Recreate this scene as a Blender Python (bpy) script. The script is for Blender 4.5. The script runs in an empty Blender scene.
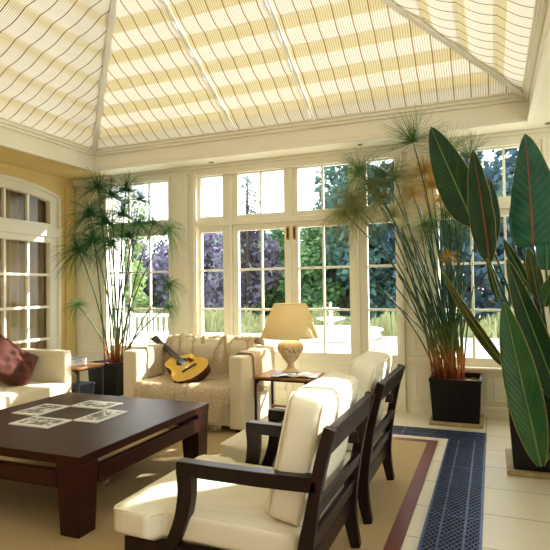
import bpy, bmesh, math, random
from mathutils import Vector as V, Matrix
random.seed(7)
R_ = random.Random(11)
S = bpy.context.scene
C = S.collection
PI = math.pi

# ------------------------------------------------------------------ materials
def newmat(name):
    m = bpy.data.materials.new(name); m.use_nodes = True
    nt = m.node_tree; nt.nodes.clear()
    out = nt.nodes.new('ShaderNodeOutputMaterial')
    return m, nt, out
def N(nt, t, **kw):
    n = nt.nodes.new(t)
    for k, v in kw.items():
        if k in n.inputs.keys() if hasattr(n.inputs, 'keys') else False: n.inputs[k].default_value = v
        else: setattr(n, k, v)
    return n
def L(nt, a, b): nt.links.new(a, b)
def rgba(c): return (c[0], c[1], c[2], 1.0)
def srgb(r, g, b):
    f = lambda c: (c/255/12.92) if c/255 <= .04045 else ((c/255+.055)/1.055)**2.4
    return (f(r), f(g), f(b))
def principled(nt, out, col, rough=.6, metal=0, spec=.5):
    p = nt.nodes.new('ShaderNodeBsdfPrincipled')
    p.inputs['Base Color'].default_value = rgba(col)
    p.inputs['Roughness'].default_value = rough
    p.inputs['Metallic'].default_value = metal
    p.inputs['Specular IOR Level'].default_value = spec
    L(nt, p.outputs[0], out.inputs[0])
    return p
def coord(nt, kind='Object', scale=(1,1,1)):
    t = nt.nodes.new('ShaderNodeTexCoord'); mp = nt.nodes.new('ShaderNodeMapping')
    mp.inputs['Scale'].default_value = scale
    L(nt, t.outputs[kind], mp.inputs[0]); return mp.outputs[0]
def ramp(nt, fac, stops):
    r = nt.nodes.new('ShaderNodeValToRGB')
    e = r.color_ramp.elements
    while len(e) < len(stops): e.new(.5)
    for i, (p, c) in enumerate(stops): e[i].position = p; e[i].color = rgba(c)
    L(nt, fac, r.inputs[0]); return r.outputs[0]
def noise(nt, vec, scale, detail=3, rough=.5, dist=0):
    n = nt.nodes.new('ShaderNodeTexNoise')
    n.inputs['Scale'].default_value = scale; n.inputs['Detail'].default_value = detail
    n.inputs['Roughness'].default_value = rough; n.inputs['Distortion'].default_value = dist
    L(nt, vec, n.inputs['Vector']); return n.outputs['Fac']
def bump(nt, p, h, strength=.2, dist=.01):
    b = nt.nodes.new('ShaderNodeBump'); b.inputs['Strength'].default_value = strength
    b.inputs['Distance'].default_value = dist
    L(nt, h, b.inputs['Height']); L(nt, b.outputs[0], p.inputs['Normal'])
def simple(name, col, rough=.6, metal=0, var=.0, nscale=8, bmp=0, spec=.5):
    m, nt, out = newmat(name); p = principled(nt, out, col, rough, metal, spec)
    v = coord(nt)
    if var:
        f = noise(nt, v, nscale)
        lo = tuple(max(0, c*(1-var)) for c in col); hi = tuple(min(1, c*(1+var)) for c in col)
        L(nt, ramp(nt, f, [(.3, lo), (.7, hi)]), p.inputs['Base Color'])
    if bmp:
        bump(nt, p, noise(nt, v, nscale*6), bmp, .004)
    return m
def math_(nt, op, a, b=None):
    n = nt.nodes.new('ShaderNodeMath'); n.operation = op
    for i, x in enumerate((a, b)):
        if x is None: continue
        if isinstance(x, (int, float)): n.inputs[i].default_value = x
        else: L(nt, x, n.inputs[i])
    return n.outputs[0]
def mixc(nt, fac, a, b):
    n = nt.nodes.new('ShaderNodeMix'); n.data_type = 'RGBA'
    if isinstance(fac, (int, float)): n.inputs[0].default_value = fac
    else: L(nt, fac, n.inputs[0])
    for i, x in ((6, a), (7, b)):
        if isinstance(x, tuple): n.inputs[i].default_value = rgba(x)
        else: L(nt, x, n.inputs[i])
    return n.outputs[2]

CREAM = srgb(240, 229, 190)
M = {}
M['paint'] = simple('cream paint', srgb(243, 237, 214), .5, var=.02, nscale=3)
M['joinery'] = simple('cream gloss joinery', srgb(245, 239, 218), .35, var=.015, nscale=3)
M['darkwall'] = simple('dark brown unseen wall', srgb(150, 116, 82), .9, var=.2, nscale=4, bmp=.4)
M['whitegloss'] = simple('white gloss bars', srgb(252, 250, 244), .25)
M['ochre'] = simple('warm yellow wall paint', srgb(236, 208, 140), .7, var=.03, nscale=3)
M['brass'] = simple('brass', srgb(205, 160, 60), .3, 1)
M['chrome'] = simple('chrome', (.75, .75, .75), .15, 1)
M['iron'] = simple('black wrought iron', (.012, .012, .014), .45)
M['black'] = simple('black planter', (.005, .0045, .005), .42, var=.2, spec=.3)
M['traywood'] = simple('worn wooden plinth', srgb(170, 150, 110), .6, var=.2, nscale=14)
M['soil'] = simple('gravel soil', srgb(120, 92, 64), .95, var=.5, nscale=60, bmp=.8)
def wood(name, dark, light, rough, scale=(3, 40, 40), spec=.5):
    m, nt, out = newmat(name); p = principled(nt, out, dark, rough, 0, spec)
    v = coord(nt, 'Object', scale)
    f = noise(nt, v, 1.5, 5, .6, .6)
    L(nt, ramp(nt, f, [(.3, dark), (.7, light)]), p.inputs['Base Color'])
    bump(nt, p, f, .05, .003)
    return m
M['wenge'] = wood('dark wenge timber', srgb(38, 14, 9), srgb(62, 27, 18), .36, (30, 2, 30), .25)
M['chairwood'] = wood('dark mahogany chair timber', srgb(16, 7, 6), srgb(38, 15, 11), .3, (14, 14, 5), .3)
M['oak'] = wood('honey oak', srgb(150, 92, 40), srgb(192, 130, 66), .35, (4, 40, 40))
def fabric(name, col, scale=140, var=.08, bmp=.3, rough=.9):
    m, nt, out = newmat(name); p = principled(nt, out, col, rough, 0, .2)
    v = coord(nt)
    ck = nt.nodes.new('ShaderNodeTexWave'); ck.inputs['Scale'].default_value = scale/6; ck.bands_direction = 'X'
    ck2 = nt.nodes.new('ShaderNodeTexWave'); ck2.inputs['Scale'].default_value = scale/6; ck2.bands_direction = 'Z'
    L(nt, v, ck.inputs['Vector']); L(nt, v, ck2.inputs['Vector'])
    f = math_(nt, 'MULTIPLY', ck.outputs['Fac'], ck2.outputs['Fac'])
    lo = tuple(c*(1-var) for c in col)
    L(nt, mixc(nt, f, lo, col), p.inputs['Base Color'])
    bump(nt, p, f, bmp, .003)
    try: p.inputs['Sheen Weight'].default_value = .1
    except Exception: pass
    return m
M['linen'] = fabric('cream ribbed linen', srgb(244, 235, 208), 300, .09)
M['sofacloth'] = fabric('cream sofa cotton', srgb(242, 230, 198), 500, .06)
M['piping'] = simple('cream piping', srgb(240, 229, 198), .8)
def velvet():
    m, nt, out = newmat('rust brown velvet'); p = principled(nt, out, srgb(98, 42, 30), .75, 0, .2)
    v = coord(nt)
    f = noise(nt, v, 6, 4, .6, .8)
    L(nt, ramp(nt, f, [(.3, srgb(58, 24, 18)), (.7, srgb(104, 52, 40))]), p.inputs['Base Color'])
    p.inputs['Sheen Weight'].default_value = .3; p.inputs['Sheen Tint'].default_value = rgba(srgb(230, 190, 170))
    bump(nt, p, noise(nt, v, 9, 4), .6, .02)
    return m
M['velvet'] = velvet()
def paisley():
    m, nt, out = newmat('beige paisley weave'); p = principled(nt, out, srgb(205, 185, 150), .95, 0, .1)
    v = coord(nt)
    vo = nt.nodes.new('ShaderNodeTexVoronoi'); vo.feature = 'DISTANCE_TO_EDGE'; vo.inputs['Scale'].default_value = 44
    n = noise(nt, v, 14, 3, .6, 1.5)
    mx = nt.nodes.new('ShaderNodeVectorMath'); mx.operation = 'ADD'
    L(nt, v, mx.inputs[0])
    cmb = nt.nodes.new('ShaderNodeCombineXYZ'); sc = math_(nt, 'MULTIPLY', n, .1)
    for i in range(3): L(nt, sc, cmb.inputs[i])
    L(nt, cmb.outputs[0], mx.inputs[1]); L(nt, mx.outputs[0], vo.inputs['Vector'])
    c1 = ramp(nt, vo.outputs['Distance'], [(.05, srgb(216, 198, 164)), (.22, srgb(172, 140, 104))])
    f2 = noise(nt, v, 48, 2, .5, 1)
    L(nt, mixc(nt, math_(nt, 'MULTIPLY', f2, .6), c1, srgb(230, 214, 186)), p.inputs['Base Color'])
    bump(nt, p, f2, .4, .006)
    return m
M['paisley'] = paisley()
M['fringe'] = simple('cream wool fringe', srgb(225, 208, 175), .95)
def sisal():
    m, nt, out = newmat('natural sisal weave'); p = principled(nt, out, srgb(190, 152, 96), .95, 0, .1)
    v = coord(nt)
    w1 = nt.nodes.new('ShaderNodeTexWave'); w1.inputs['Scale'].default_value = 26; w1.bands_direction = 'X'
    w1.inputs['Distortion'].default_value = 1.0
    w2 = nt.nodes.new('ShaderNodeTexWave'); w2.inputs['Scale'].default_value = 26; w2.bands_direction = 'Y'
    w2.inputs['Distortion'].default_value = 1.0
    L(nt, v, w1.inputs['Vector']); L(nt, v, w2.inputs['Vector'])
    f = math_(nt, 'MULTIPLY', w1.outputs['Fac'], w2.outputs['Fac'])
    g = noise(nt, v, 30, 4)
    c = ramp(nt, f, [(.0, srgb(168, 142, 100)), (.8, srgb(224, 202, 158))])
    L(nt, mixc(nt, math_(nt, 'MULTIPLY', g, .35), c, srgb(190, 162, 118)), p.inputs['Base Color'])
    bump(nt, p, f, .6, .006)
    return m
M['sisal'] = sisal()
M['leather'] = simple('oxblood leather border', srgb(112, 52, 44), .45, var=.15, nscale=5)
def tiles():
    m, nt, out = newmat('cream limestone tiles'); p = principled(nt, out, srgb(235, 223, 193), .3, 0, .5)
    v = coord(nt, 'Object')
    mp = nt.nodes.new('ShaderNodeMapping'); mp.inputs['Location'].default_value = (.085, -3.2, 0)
    L(nt, v, mp.inputs[0])
    b = nt.nodes.new('ShaderNodeTexBrick'); b.offset = 0; b.squash = 1
    b.inputs['Scale'].default_value = 1; b.inputs['Brick Width'].default_value = .96; b.inputs['Row Height'].default_value = .474
    b.inputs['Mortar Size'].default_value = .005; b.inputs['Mortar Smooth'].default_value = .1; b.inputs['Bias'].default_value = 0
    b.inputs['Color1'].default_value = rgba(srgb(236, 228, 206)); b.inputs['Color2'].default_value = rgba(srgb(228, 219, 196))
    b.inputs['Mortar'].default_value = rgba(srgb(150, 134, 104))
    L(nt, mp.outputs[0], b.inputs['Vector'])
    f = noise(nt, v, 5, 6, .6)
    L(nt, mixc(nt, math_(nt, 'MULTIPLY', f, .45), b.outputs['Color'], srgb(216, 203, 174)), p.inputs['Base Color'])
    r = nt.nodes.new('ShaderNodeMapRange'); r.inputs[3].default_value = .2; r.inputs[4].default_value = .45
    L(nt, f, r.inputs[0]); L(nt, r.outputs[0], p.inputs['Roughness'])
    bump(nt, p, b.outputs['Fac'], -.3, .003)
    return m
M['tiles'] = tiles()
M['castiron'] = simple('blue black cast iron', srgb(84, 96, 130), .34, .4, var=.25, nscale=10)
M['hole_shade'] = simple('flat black hole shade', (.006, .006, .008), .9)
def glass():
    m, nt, out = newmat('clear window glass')
    t = nt.nodes.new('ShaderNodeBsdfTransparent'); t.inputs[0].default_value = (.96, .98, .98, 1)
    g = nt.nodes.new('ShaderNodeBsdfGlossy'); g.inputs['Roughness'].default_value = .02
    lw = nt.nodes.new('ShaderNodeLayerWeight'); lw.inputs['Blend'].default_value = .5
    fac = math_(nt, 'ADD', math_(nt, 'MULTIPLY', math_(nt, 'POWER', lw.outputs['Facing'], 5), .7), .02)
    mx = nt.nodes.new('ShaderNodeMixShader')
    L(nt, fac, mx.inputs[0]); L(nt, t.outputs[0], mx.inputs[1]); L(nt, g.outputs[0], mx.inputs[2])
    L(nt, mx.outputs[0], out.inputs[0]); return m
M['glass'] = glass()
def blind(name, axis, seam):
    m, nt, out = newmat(name)
    v = coord(nt)
    sp = nt.nodes.new('ShaderNodeSeparateXYZ'); L(nt, v, sp.inputs[0])
    x = sp.outputs[axis]
    a = math_(nt, 'FRACT', math_(nt, 'DIVIDE', x, .165))
    seamf = math_(nt, 'LESS_THAN', a, .075)
    b = math_(nt, 'FRACT', math_(nt, 'DIVIDE', x, .0236))
    thin = math_(nt, 'LESS_THAN', b, .3)
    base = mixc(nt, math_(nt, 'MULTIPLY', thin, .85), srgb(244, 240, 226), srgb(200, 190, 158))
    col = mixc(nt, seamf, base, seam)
    d = nt.nodes.new('ShaderNodeBsdfDiffuse'); L(nt, col, d.inputs[0])
    t = nt.nodes.new('ShaderNodeBsdfTranslucent'); L(nt, col, t.inputs[0])
    mx = nt.nodes.new('ShaderNodeMixShader'); mx.inputs[0].default_value = .10
    L(nt, d.outputs[0], mx.inputs[1]); L(nt, t.outputs[0], mx.inputs[2]); L(nt, mx.outputs[0], out.inputs[0])
    return m
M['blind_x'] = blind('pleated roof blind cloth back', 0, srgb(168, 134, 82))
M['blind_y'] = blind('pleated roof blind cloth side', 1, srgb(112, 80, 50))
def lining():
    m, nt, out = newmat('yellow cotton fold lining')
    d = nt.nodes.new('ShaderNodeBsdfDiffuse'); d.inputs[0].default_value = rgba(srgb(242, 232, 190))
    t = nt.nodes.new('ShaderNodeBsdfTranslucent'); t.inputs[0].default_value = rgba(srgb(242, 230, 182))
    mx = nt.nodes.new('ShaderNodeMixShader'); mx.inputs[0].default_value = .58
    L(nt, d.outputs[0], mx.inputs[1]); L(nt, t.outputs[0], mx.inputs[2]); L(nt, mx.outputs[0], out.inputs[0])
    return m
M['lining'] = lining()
def leafmat(name, dark, light, rough, scale=60, trans=.25, uvveins=True):
    m, nt, out = newmat(name)
    p = nt.nodes.new('ShaderNodeBsdfPrincipled'); p.inputs['Roughness'].default_value = rough
    p.inputs['Specular IOR Level'].default_value = .5
    if uvveins:
        t = nt.nodes.new('ShaderNodeUVMap'); sp = nt.nodes.new('ShaderNodeSeparateXYZ'); L(nt, t.outputs[0], sp.inputs[0])
        au = math_(nt, 'ABSOLUTE', sp.outputs[0])
        w = math_(nt, 'SINE', math_(nt, 'MULTIPLY', math_(nt, 'SUBTRACT', sp.outputs[1], math_(nt, 'MULTIPLY', au, .2)), scale*2))
        w = math_(nt, 'MULTIPLY_ADD', w, .5); 
        nt.nodes[-1].inputs[2].default_value = .5
        n = noise(nt, coord(nt), 9, 3)
        f = math_(nt, 'ADD', math_(nt, 'MULTIPLY', w, .2), math_(nt, 'MULTIPLY', n, .8))
        L(nt, ramp(nt, f, [(.2, dark), (.85, light)]), p.inputs['Base Color'])
        bump(nt, p, w, .2, .01)
    else:
        n = noise(nt, coord(nt), scale, 2)
        L(nt, ramp(nt, n, [(.3, dark), (.7, light)]), p.inputs['Base Color'])
    tr = nt.nodes.new('ShaderNodeBsdfTranslucent'); tr.inputs[0].default_value = rgba(light)
    mx = nt.nodes.new('ShaderNodeMixShader'); mx.inputs[0].default_value = trans
    L(nt, p.outputs[0], mx.inputs[1]); L(nt, tr.outputs[0], mx.inputs[2]); L(nt, mx.outputs[0], out.inputs[0])
    return m
M['leaf_dark'] = leafmat('deep green paddle leaf', srgb(18, 56, 38), srgb(44, 88, 50), .35)
M['leaf_gloss'] = leafmat('blue green glossy leaf', srgb(30, 84, 70), srgb(66, 128, 104), .22, 40)
M['leaf_mid'] = leafmat('mid green paddle leaf', srgb(34, 84, 42), srgb(66, 118, 58), .4)
M['leaf_spot'] = leafmat('spotted brown green leaf', srgb(44, 62, 28), srgb(112, 104, 44), .5, 14)
M['midrib_red'] = simple('red brown midrib', srgb(140, 76, 56), .5)
M['midrib_green'] = simple('pale green midrib', srgb(104, 140, 72), .5)
M['leafedge'] = simple('yellow leaf edge', srgb(170, 160, 84), .6)
M['petiole'] = simple('dark green petiole', srgb(30, 72, 44), .4, var=.3, nscale=6)
M['petiole_dry'] = simple('dry brown petiole', srgb(60, 44, 32), .7, var=.3)
def stemmat():
    m, nt, out = newmat('papyrus stem'); p = principled(nt, out, (.1, .2, .08), .5)
    t = nt.nodes.new('ShaderNodeTexCoord'); sp = nt.nodes.new('ShaderNodeSeparateXYZ'); L(nt, t.outputs['Object'], sp.inputs[0])
    n = noise(nt, t.outputs['Object'], 12, 2)
    f = math_(nt, 'ADD', math_(nt, 'DIVIDE', sp.outputs[2], 1.6), math_(nt, 'MULTIPLY', math_(nt, 'SUBTRACT', n, .5), .22))
    L(nt, ramp(nt, f, [(.05, srgb(134, 62, 24)), (.15, srgb(160, 104, 42)), (.24, srgb(96, 112, 52)), (.42, srgb(48, 80, 46))]), p.inputs['Base Color'])
    return m
M['stem'] = stemmat()
M['umbel'] = leafmat('fine green umbel', srgb(74, 114, 66), srgb(130, 168, 92), .6, 20, .45, False)
M['umbel_deep'] = leafmat('deep green umbel', srgb(52, 108, 70), srgb(96, 154, 92), .6, 20, .5, False)
M['umbel_olive'] = leafmat('olive umbel', srgb(136, 142, 84), srgb(184, 184, 118), .6, 20, .45, False)
M['umbel_gold'] = leafmat('dry golden umbel', srgb(196, 158, 74), srgb(226, 196, 112), .7, 20, .45, False)
M['shade'] = None
def shademat():
    m, nt, out = newmat('pleated silk lampshade')
    d = nt.nodes.new('ShaderNodeBsdfDiffuse'); d.inputs[0].default_value = rgba(srgb(240, 226, 184))
    t = nt.nodes.new('ShaderNodeBsdfTranslucent'); t.inputs[0].default_value = rgba(srgb(240, 226, 184))
    mx = nt.nodes.new('ShaderNodeMixShader'); mx.inputs[0].default_value = .4
    L(nt, d.outputs[0], mx.inputs[1]); L(nt, t.outputs[0], mx.inputs[2]); L(nt, mx.outputs[0], out.inputs[0]); return m
M['shade'] = shademat()
M['stone'] = simple('carved sandstone', srgb(226, 202, 162), .85, var=.14, nscale=22, bmp=.5)
M['paper'] = simple('white paper', srgb(240, 238, 232), .5)
def printmat(name, seed):
    m, nt, out = newmat(name); p = principled(nt, out, (.8, .8, .8), .35)
    mp = nt.nodes.new('ShaderNodeMapping'); mp.inputs['Location'].default_value = (seed*3.1, seed*1.7, seed)
    L(nt, coord(nt), mp.inputs[0])
    f = noise(nt, mp.outputs[0], 11, 5, .6, .9)
    L(nt, ramp(nt, f, [(.40, srgb(50, 50, 52)), (.50, srgb(140, 140, 138)), (.60, srgb(240, 240, 236)), (.8, srgb(246, 246, 243))]), p.inputs['Base Color'])
    return m
for i in range(4): M['print%d' % i] = printmat('black and white photo print %d' % i, i+1)
M['cover_dark'] = simple('dark printed cover', srgb(46, 46, 52), .4)
M['cover_blue'] = simple('blue grey cover', srgb(130, 136, 160), .4)
M['cover_red'] = simple('dull red cover', srgb(150, 90, 80), .4)
M['navy'] = simple('navy blue box', srgb(30, 36, 56), .5)
M['spruce'] = wood('golden spruce soundboard', srgb(226, 176, 66), srgb(244, 202, 100), .14, (60, 3, 60))
M['rosewood'] = wood('red brown guitar sides', srgb(48, 12, 10), srgb(84, 24, 18), .15, (8, 40, 8))
M['neckwood'] = simple('dark fingerboard', srgb(34, 24, 20), .4)
M['maple'] = simple('guitar neck timber', srgb(120, 76, 40), .35)
M['steel'] = simple('steel string', (.7, .68, .6), .3, 1)
M['tortoise'] = simple('brown pickguard', srgb(90, 34, 18), .2)
M['curtain'] = simple('brown drapes', srgb(205, 178, 132), .9, var=.15, nscale=3)
M['dimroom'] = simple('dim interior plaster', srgb(170, 145, 110), .9)
M['whitestone'] = simple('pale garden stone', srgb(236, 232, 222), .8, var=.08, nscale=5)
M['terrace'] = simple('pale sunlit paving', srgb(176, 170, 156), .85, var=.12, nscale=2)
M['lawn'] = simple('lawn', srgb(92, 118, 60), .95, var=.3, nscale=3)
M['bark'] = simple('bark', srgb(70, 60, 54), .9, var=.3)
M['whitepaint'] = simple('white exterior paint', srgb(240, 238, 230), .6)
def foliage(name, dark, light, trans=.3):
    return leafmat(name, dark, light, .6, 1.4, trans, False)
M['fol_blue'] = foliage('blue green foliage', srgb(46, 80, 80), srgb(88, 126, 114))
M['fol_green'] = foliage('mid green foliage', srgb(70, 112, 80), srgb(128, 164, 104))
M['fol_pale'] = foliage('pale green foliage', srgb(92, 124, 70), srgb(160, 178, 112))
M['fol_purple'] = foliage('purple grey foliage', srgb(92, 86, 110), srgb(140, 132, 156))
M['fol_deep'] = foliage('deep blue foliage', srgb(34, 64, 82), srgb(64, 102, 116))
M['fol_grey'] = foliage('grey green needles', srgb(104, 122, 118), srgb(150, 166, 156))
M['fol_tuft'] = foliage('pale garden flowers', srgb(112, 128, 74), srgb(176, 176, 128))
M['lens'] = simple('dull downlight lens', srgb(180, 178, 170), .3)

# ------------------------------------------------------------------ mesh builder
class MB:
    def __init__(s): s.v = []; s.f = []; s.uv = None; s.sm = []
    def add(s, vs, fs, smooth=False):
        o = len(s.v); s.v += [V(p) for p in vs]
        for f in fs: s.f.append([i+o for i in f]); s.sm.append(smooth)
        return s
    def box(s, x0, x1, y0, y1, z0, z1):
        vs = [(x, y, z) for z in (z0, z1) for y in (y0, y1) for x in (x0, x1)]
        return s.add(vs, [(0,2,3,1), (4,5,7,6), (0,1,5,4), (2,6,7,3), (0,4,6,2), (1,3,7,5)])
    def taper(s, c0, w0, d0, z0, c1, w1, d1, z1):
        vs = []
        for (c, w, d, z) in ((c0, w0, d0, z0), (c1, w1, d1, z1)):
            for sy in (-1, 1):
                for sx in (-1, 1): vs.append((c[0]+sx*w/2, c[1]+sy*d/2, z))
        return s.add(vs, [(0,2,3,1), (4,5,7,6), (0,1,5,4), (2,6,7,3), (0,4,6,2), (1,3,7,5)])
    def sweep(s, pts, sect, ups=None, smooth=False, closed=False):
        """rectangular section (w along side, h along up) swept on points; sect list of (w,h) or one; ups = fixed side vector"""
        n = len(pts); pts = [V(p) for p in pts]; vs = []
        for i, p in enumerate(pts):
            t = (pts[min(i+1, n-1)] - pts[max(i-1, 0)]).normalized()
            side = V(ups) if ups is not None else V((0, 1, 0))
            side = (side - t*side.dot(t)).normalized(); up = side.cross(t)
            w, h = sect[i] if isinstance(sect, list) else sect
            for a, b in ((-1,-1), (1,-1), (1,1), (-1,1)): vs.append(p + side*a*w/2 + up*b*h/2)
        fs = []
        for i in range(n-1):
            for k in range(4):
                fs.append((i*4+k, i*4+(k+1)%4, (i+1)*4+(k+1)%4, (i+1)*4+k))
        fs += [(3,2,1,0), tuple(4*(n-1)+k for k in range(4))]
        return s.add(vs, fs, smooth)
    def tube(s, pts, rad, n=8, cap=True):
        pts = [V(p) for p in pts]; m = len(pts); vs = []
        ref = V((.31, .77, .55))
        for i, p in enumerate(pts):
            t = (pts[min(i+1, m-1)] - pts[max(i-1, 0)])
            t = t.normalized() if t.length > 1e-9 else V((0,0,1))
            a = t.cross(ref)
            if a.length < .05: a = t.cross(V((1, 0, 0)))
            a.normalize(); b = t.cross(a)
            r = rad[i] if isinstance(rad, (list, tuple)) else rad
            for k in range(n):
                q = 2*PI*k/n; vs.append(p + (a*math.cos(q) + b*math.sin(q))*r)
        fs = [(i*n+k, i*n+(k+1)%n, (i+1)*n+(k+1)%n, (i+1)*n+k) for i in range(m-1) for k in range(n)]
        if cap: fs += [tuple(reversed(range(n))), tuple((m-1)*n+k for k in range(n))]
        return s.add(vs, fs, True)
    def lathe(s, prof, c, n=32, f=None, cap=True):
        vs = []
        for j, (r, z) in enumerate(prof):
            for k in range(n):
                q = 2*PI*k/n; rr = r*(f(k, n, j) if f else 1)
                vs.append((c[0]+rr*math.cos(q), c[1]+rr*math.sin(q), c[2]+z))
        m = len(prof)
        fs = [(i*n+k, i*n+(k+1)%n, (i+1)*n+(k+1)%n, (i+1)*n+k) for i in range(m-1) for k in range(n)]
        if cap: fs += [tuple(reversed(range(n))), tuple((m-1)*n+k for k in range(n))]
        return s.add(vs, fs, True)
    def grid(s, fn, nu, nv, smooth=True):
        vs = [fn(i/nu, j/nv) for j in range(nv+1) for i in range(nu+1)]
        fs = [(j*(nu+1)+i, j*(nu+1)+i+1, (j+1)*(nu+1)+i+1, (j+1)*(nu+1)+i) for j in range(nv) for i in range(nu)]
        return s.add(vs, fs, smooth)
    def prism(s, poly, a, b, axis=2, smooth=False):
        n = len(poly)
        def pt(p, h):
            if axis == 2: return (p[0], p[1], h)
            if axis == 1: return (p[0], h, p[1])
            return (h, p[0], p[1])
        vs = [pt(p, a) for p in poly] + [pt(p, b) for p in poly]
        fs = [tuple(reversed(range(n))), tuple(range(n, 2*n))] + [(i, (i+1)%n, n+(i+1)%n, n+i) for i in range(n)]
        return s.add(vs, fs, smooth)
    def cushion(s, cx, cy, cz, sx, sy, sz, puff=.03, r=.03, n=10, xf=None):
        """soft rounded box with bulging faces"""
        idx = {}; vs = []; fs = []
        def q(i, j, k):
            key = (i, j, k)
            if key in idx: return idx[key]
            u, v, w = 2*i/n-1, 2*j/n-1, 2*k/n-1
            hx, hy, hz = sx/2-r, sy/2-r, sz/2-r
            p = V((u*sx/2, v*sy/2, w*sz/2))
            c = V((max(-hx, min(hx, p.x)), max(-hy, min(hy, p.y)), max(-hz, min(hz, p.z))))
            d = p-c
            if d.length > 1e-6: p = c + d.normalized()*r if d.length > r*.99 else p
            e = lambda a, b: (1-a**4)*(1-b**4)
            if abs(w) == 1: p.z += math.copysign(puff*e(u, v), w)
            if abs(u) == 1: p.x += math.copysign(puff*e(v, w)*.7, u)
            if abs(v) == 1: p.y += math.copysign(puff*e(u, w)*.7, v)
            p += V((cx, cy, cz))
            if xf: p = xf(p)
            idx[key] = len(vs); vs.append(p); return idx[key]
        for a in range(n):
            for b in range(n):
                for k, o in ((0, 0), (n, 1)):
                    for F in (lambda i, j: q(i, j, k), lambda i, j: q(j, k, i), lambda i, j: q(k, i, j)):
                        f = (F(a, b), F(a+1, b), F(a+1, b+1), F(a, b+1))
                        fs.append(f if o else f[::-1])
        return s.add(vs, fs, True)
    def build(s, name, mat, parent=None, bevel=0, kind=None, seg=2, subd=0, solid=0, weld=False):
        off = V((0, 0, 0))
        p = parent
        while p is not None: off += p.location; p = p.parent
        me = bpy.data.meshes.new(name)
        me.from_pydata([tuple(v-off) for v in s.v], [], s.f)
        me.polygons.foreach_set('use_smooth', s.sm)
        if s.uv:
            ul = me.uv_layers.new(name='UVMap')
            for lp in me.loops: ul.data[lp.index].uv = s.uv[lp.vertex_index]
        me.validate(); me.update()
        if isinstance(mat, list):
            for m_ in mat: me.materials.append(m_)
        else: me.materials.append(mat)
        o = bpy.data.objects.new(name, me); C.objects.link(o)
        if parent is not None: o.parent = parent
        if kind: o['kind'] = kind
        if solid:
            md = o.modifiers.new('Solid', 'SOLIDIFY'); md.thickness = solid; md.offset = 0
        if bevel:
            md = o.modifiers.new('Bevel', 'BEVEL'); md.width = bevel; md.segments = seg; md.limit_method = 'ANGLE'; md.angle_limit = .6
            md.harden_normals = False
        if subd:
            md = o.modifiers.new('Sub', 'SUBSURF'); md.levels = subd; md.render_levels = subd
        return o
def tag(o, label, cat, group=None):
    o['label'] = label; o['category'] = cat
    if group: o['group'] = group
    return o
def thing(name, loc, label, cat, group=None):
    o = bpy.data.objects.new(name, None); o.empty_display_size = .1; C.objects.link(o); o.location = loc
    return tag(o, label, cat, group)
def struct_root(name, loc=(0, 0, 0)):
    o = bpy.data.objects.new(name, None); C.objects.link(o); o.location = loc; o['kind'] = 'structure'; return o
def copy_tree(o, loc, label):
    def rec(a, par):
        c = a.copy(); C.objects.link(c)
        if par is not None: c.parent = par
        for ch in a.children: rec(ch, c)
        return c
    r = rec(o, None); r.location = loc; r['label'] = label; return r
def bez(p0, p1, p2, n):
    p0, p1, p2 = V(p0), V(p1), V(p2)
    return [p0*(1-t)**2 + p1*2*t*(1-t) + p2*t*t for t in [i/n for i in range(n+1)]]
def catmull(pts, n):
    pts = [V(p) for p in pts]; out = []
    for i in range(len(pts)-1):
        a = pts[max(i-1, 0)]; b = pts[i]; c = pts[i+1]; d = pts[min(i+2, len(pts)-1)]
        for k in range(n):
            t = k/n
            out.append(.5*((2*b) + (c-a)*t + (2*a-5*b+4*c-d)*t*t + (3*b-a-3*c+d)*t**3))
    out.append(pts[-1]); return out

# ------------------------------------------------------------------ camera
F = 538.39; H = 1.45
yaw, pitch, roll = math.radians(21.949), math.radians(1.2815), math.radians(-.7675)
w_ = V((-math.sin(yaw)*math.cos(pitch), math.cos(yaw)*math.cos(pitch), math.sin(pitch)))
r_ = V((math.cos(yaw), math.sin(yaw), 0)); u_ = r_.cross(w_)
r_, u_ = r_*math.cos(roll)+u_*math.sin(roll), -r_*math.sin(roll)+u_*math.cos(roll)
cam = bpy.data.objects.new('camera', bpy.data.cameras.new('camera')); C.objects.link(cam)
mw = Matrix.Identity(4)
for i in range(3): mw[i][0] = r_[i]; mw[i][1] = u_[i]; mw[i][2] = -w_[i]
mw[2][3] = H
cam.matrix_world = mw
cam.data.sensor_width = 36; cam.data.lens = F/550*36; cam.data.clip_start = .02; cam.data.clip_end = 400
S.camera = cam
def P(px, py, Y):
    """world point on the vertical plane y = Y that the photograph shows at (px, py)"""
    d = w_ + r_*((px-275)/F) - u_*((py-275)/F)
    return V((0, 0, H)) + d*(Y/d.y)

# ------------------------------------------------------------------ dimensions
XC = -2.342
XL, XR = -5.77, 1.086          # side walls
YB, YF = 6.335, -2.2           # back and front wall
ZC = 3.086                     # soffit
LX0, LX1, LY0, LY1 = -5.06, .376, -1.8, 5.93   # roof lantern opening
ZE = 3.37                      # eaves
K = .55
WT = .26

# ------------------------------------------------------------------ floor, ground
f = MB().box(XL-.3, XR+.3, YF-.3, YB+WT, -.12, 0).build('floor', M['tiles'], kind='structure')

# rug
rug = thing('sisal_rug', (-2.75, 2.6, 0), 'large natural sisal rug with oxblood leather border under the armchairs and table', 'rug')
RX0, RX1, RY0, RY1, RB = -5.55, -.494, -.6, 5.2, .088
MB().box(RX0+RB, RX1-RB, RY0+RB, RY1-RB, 0, .011).build('weave', M['sisal'], rug)
b = MB()
for x0, x1, y0, y1 in ((RX1-RB, RX1, RY0, RY1), (RX0, RX0+RB, RY0, RY1), (RX0+RB, RX1-RB, RY1-RB, RY1), (RX0+RB, RX1-RB, RY0, RY0+RB)):
    b.box(x0, x1, y0, y1, 0, .0125)
b.build('leather_border', M['leather'], rug, bevel=.003)

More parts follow.
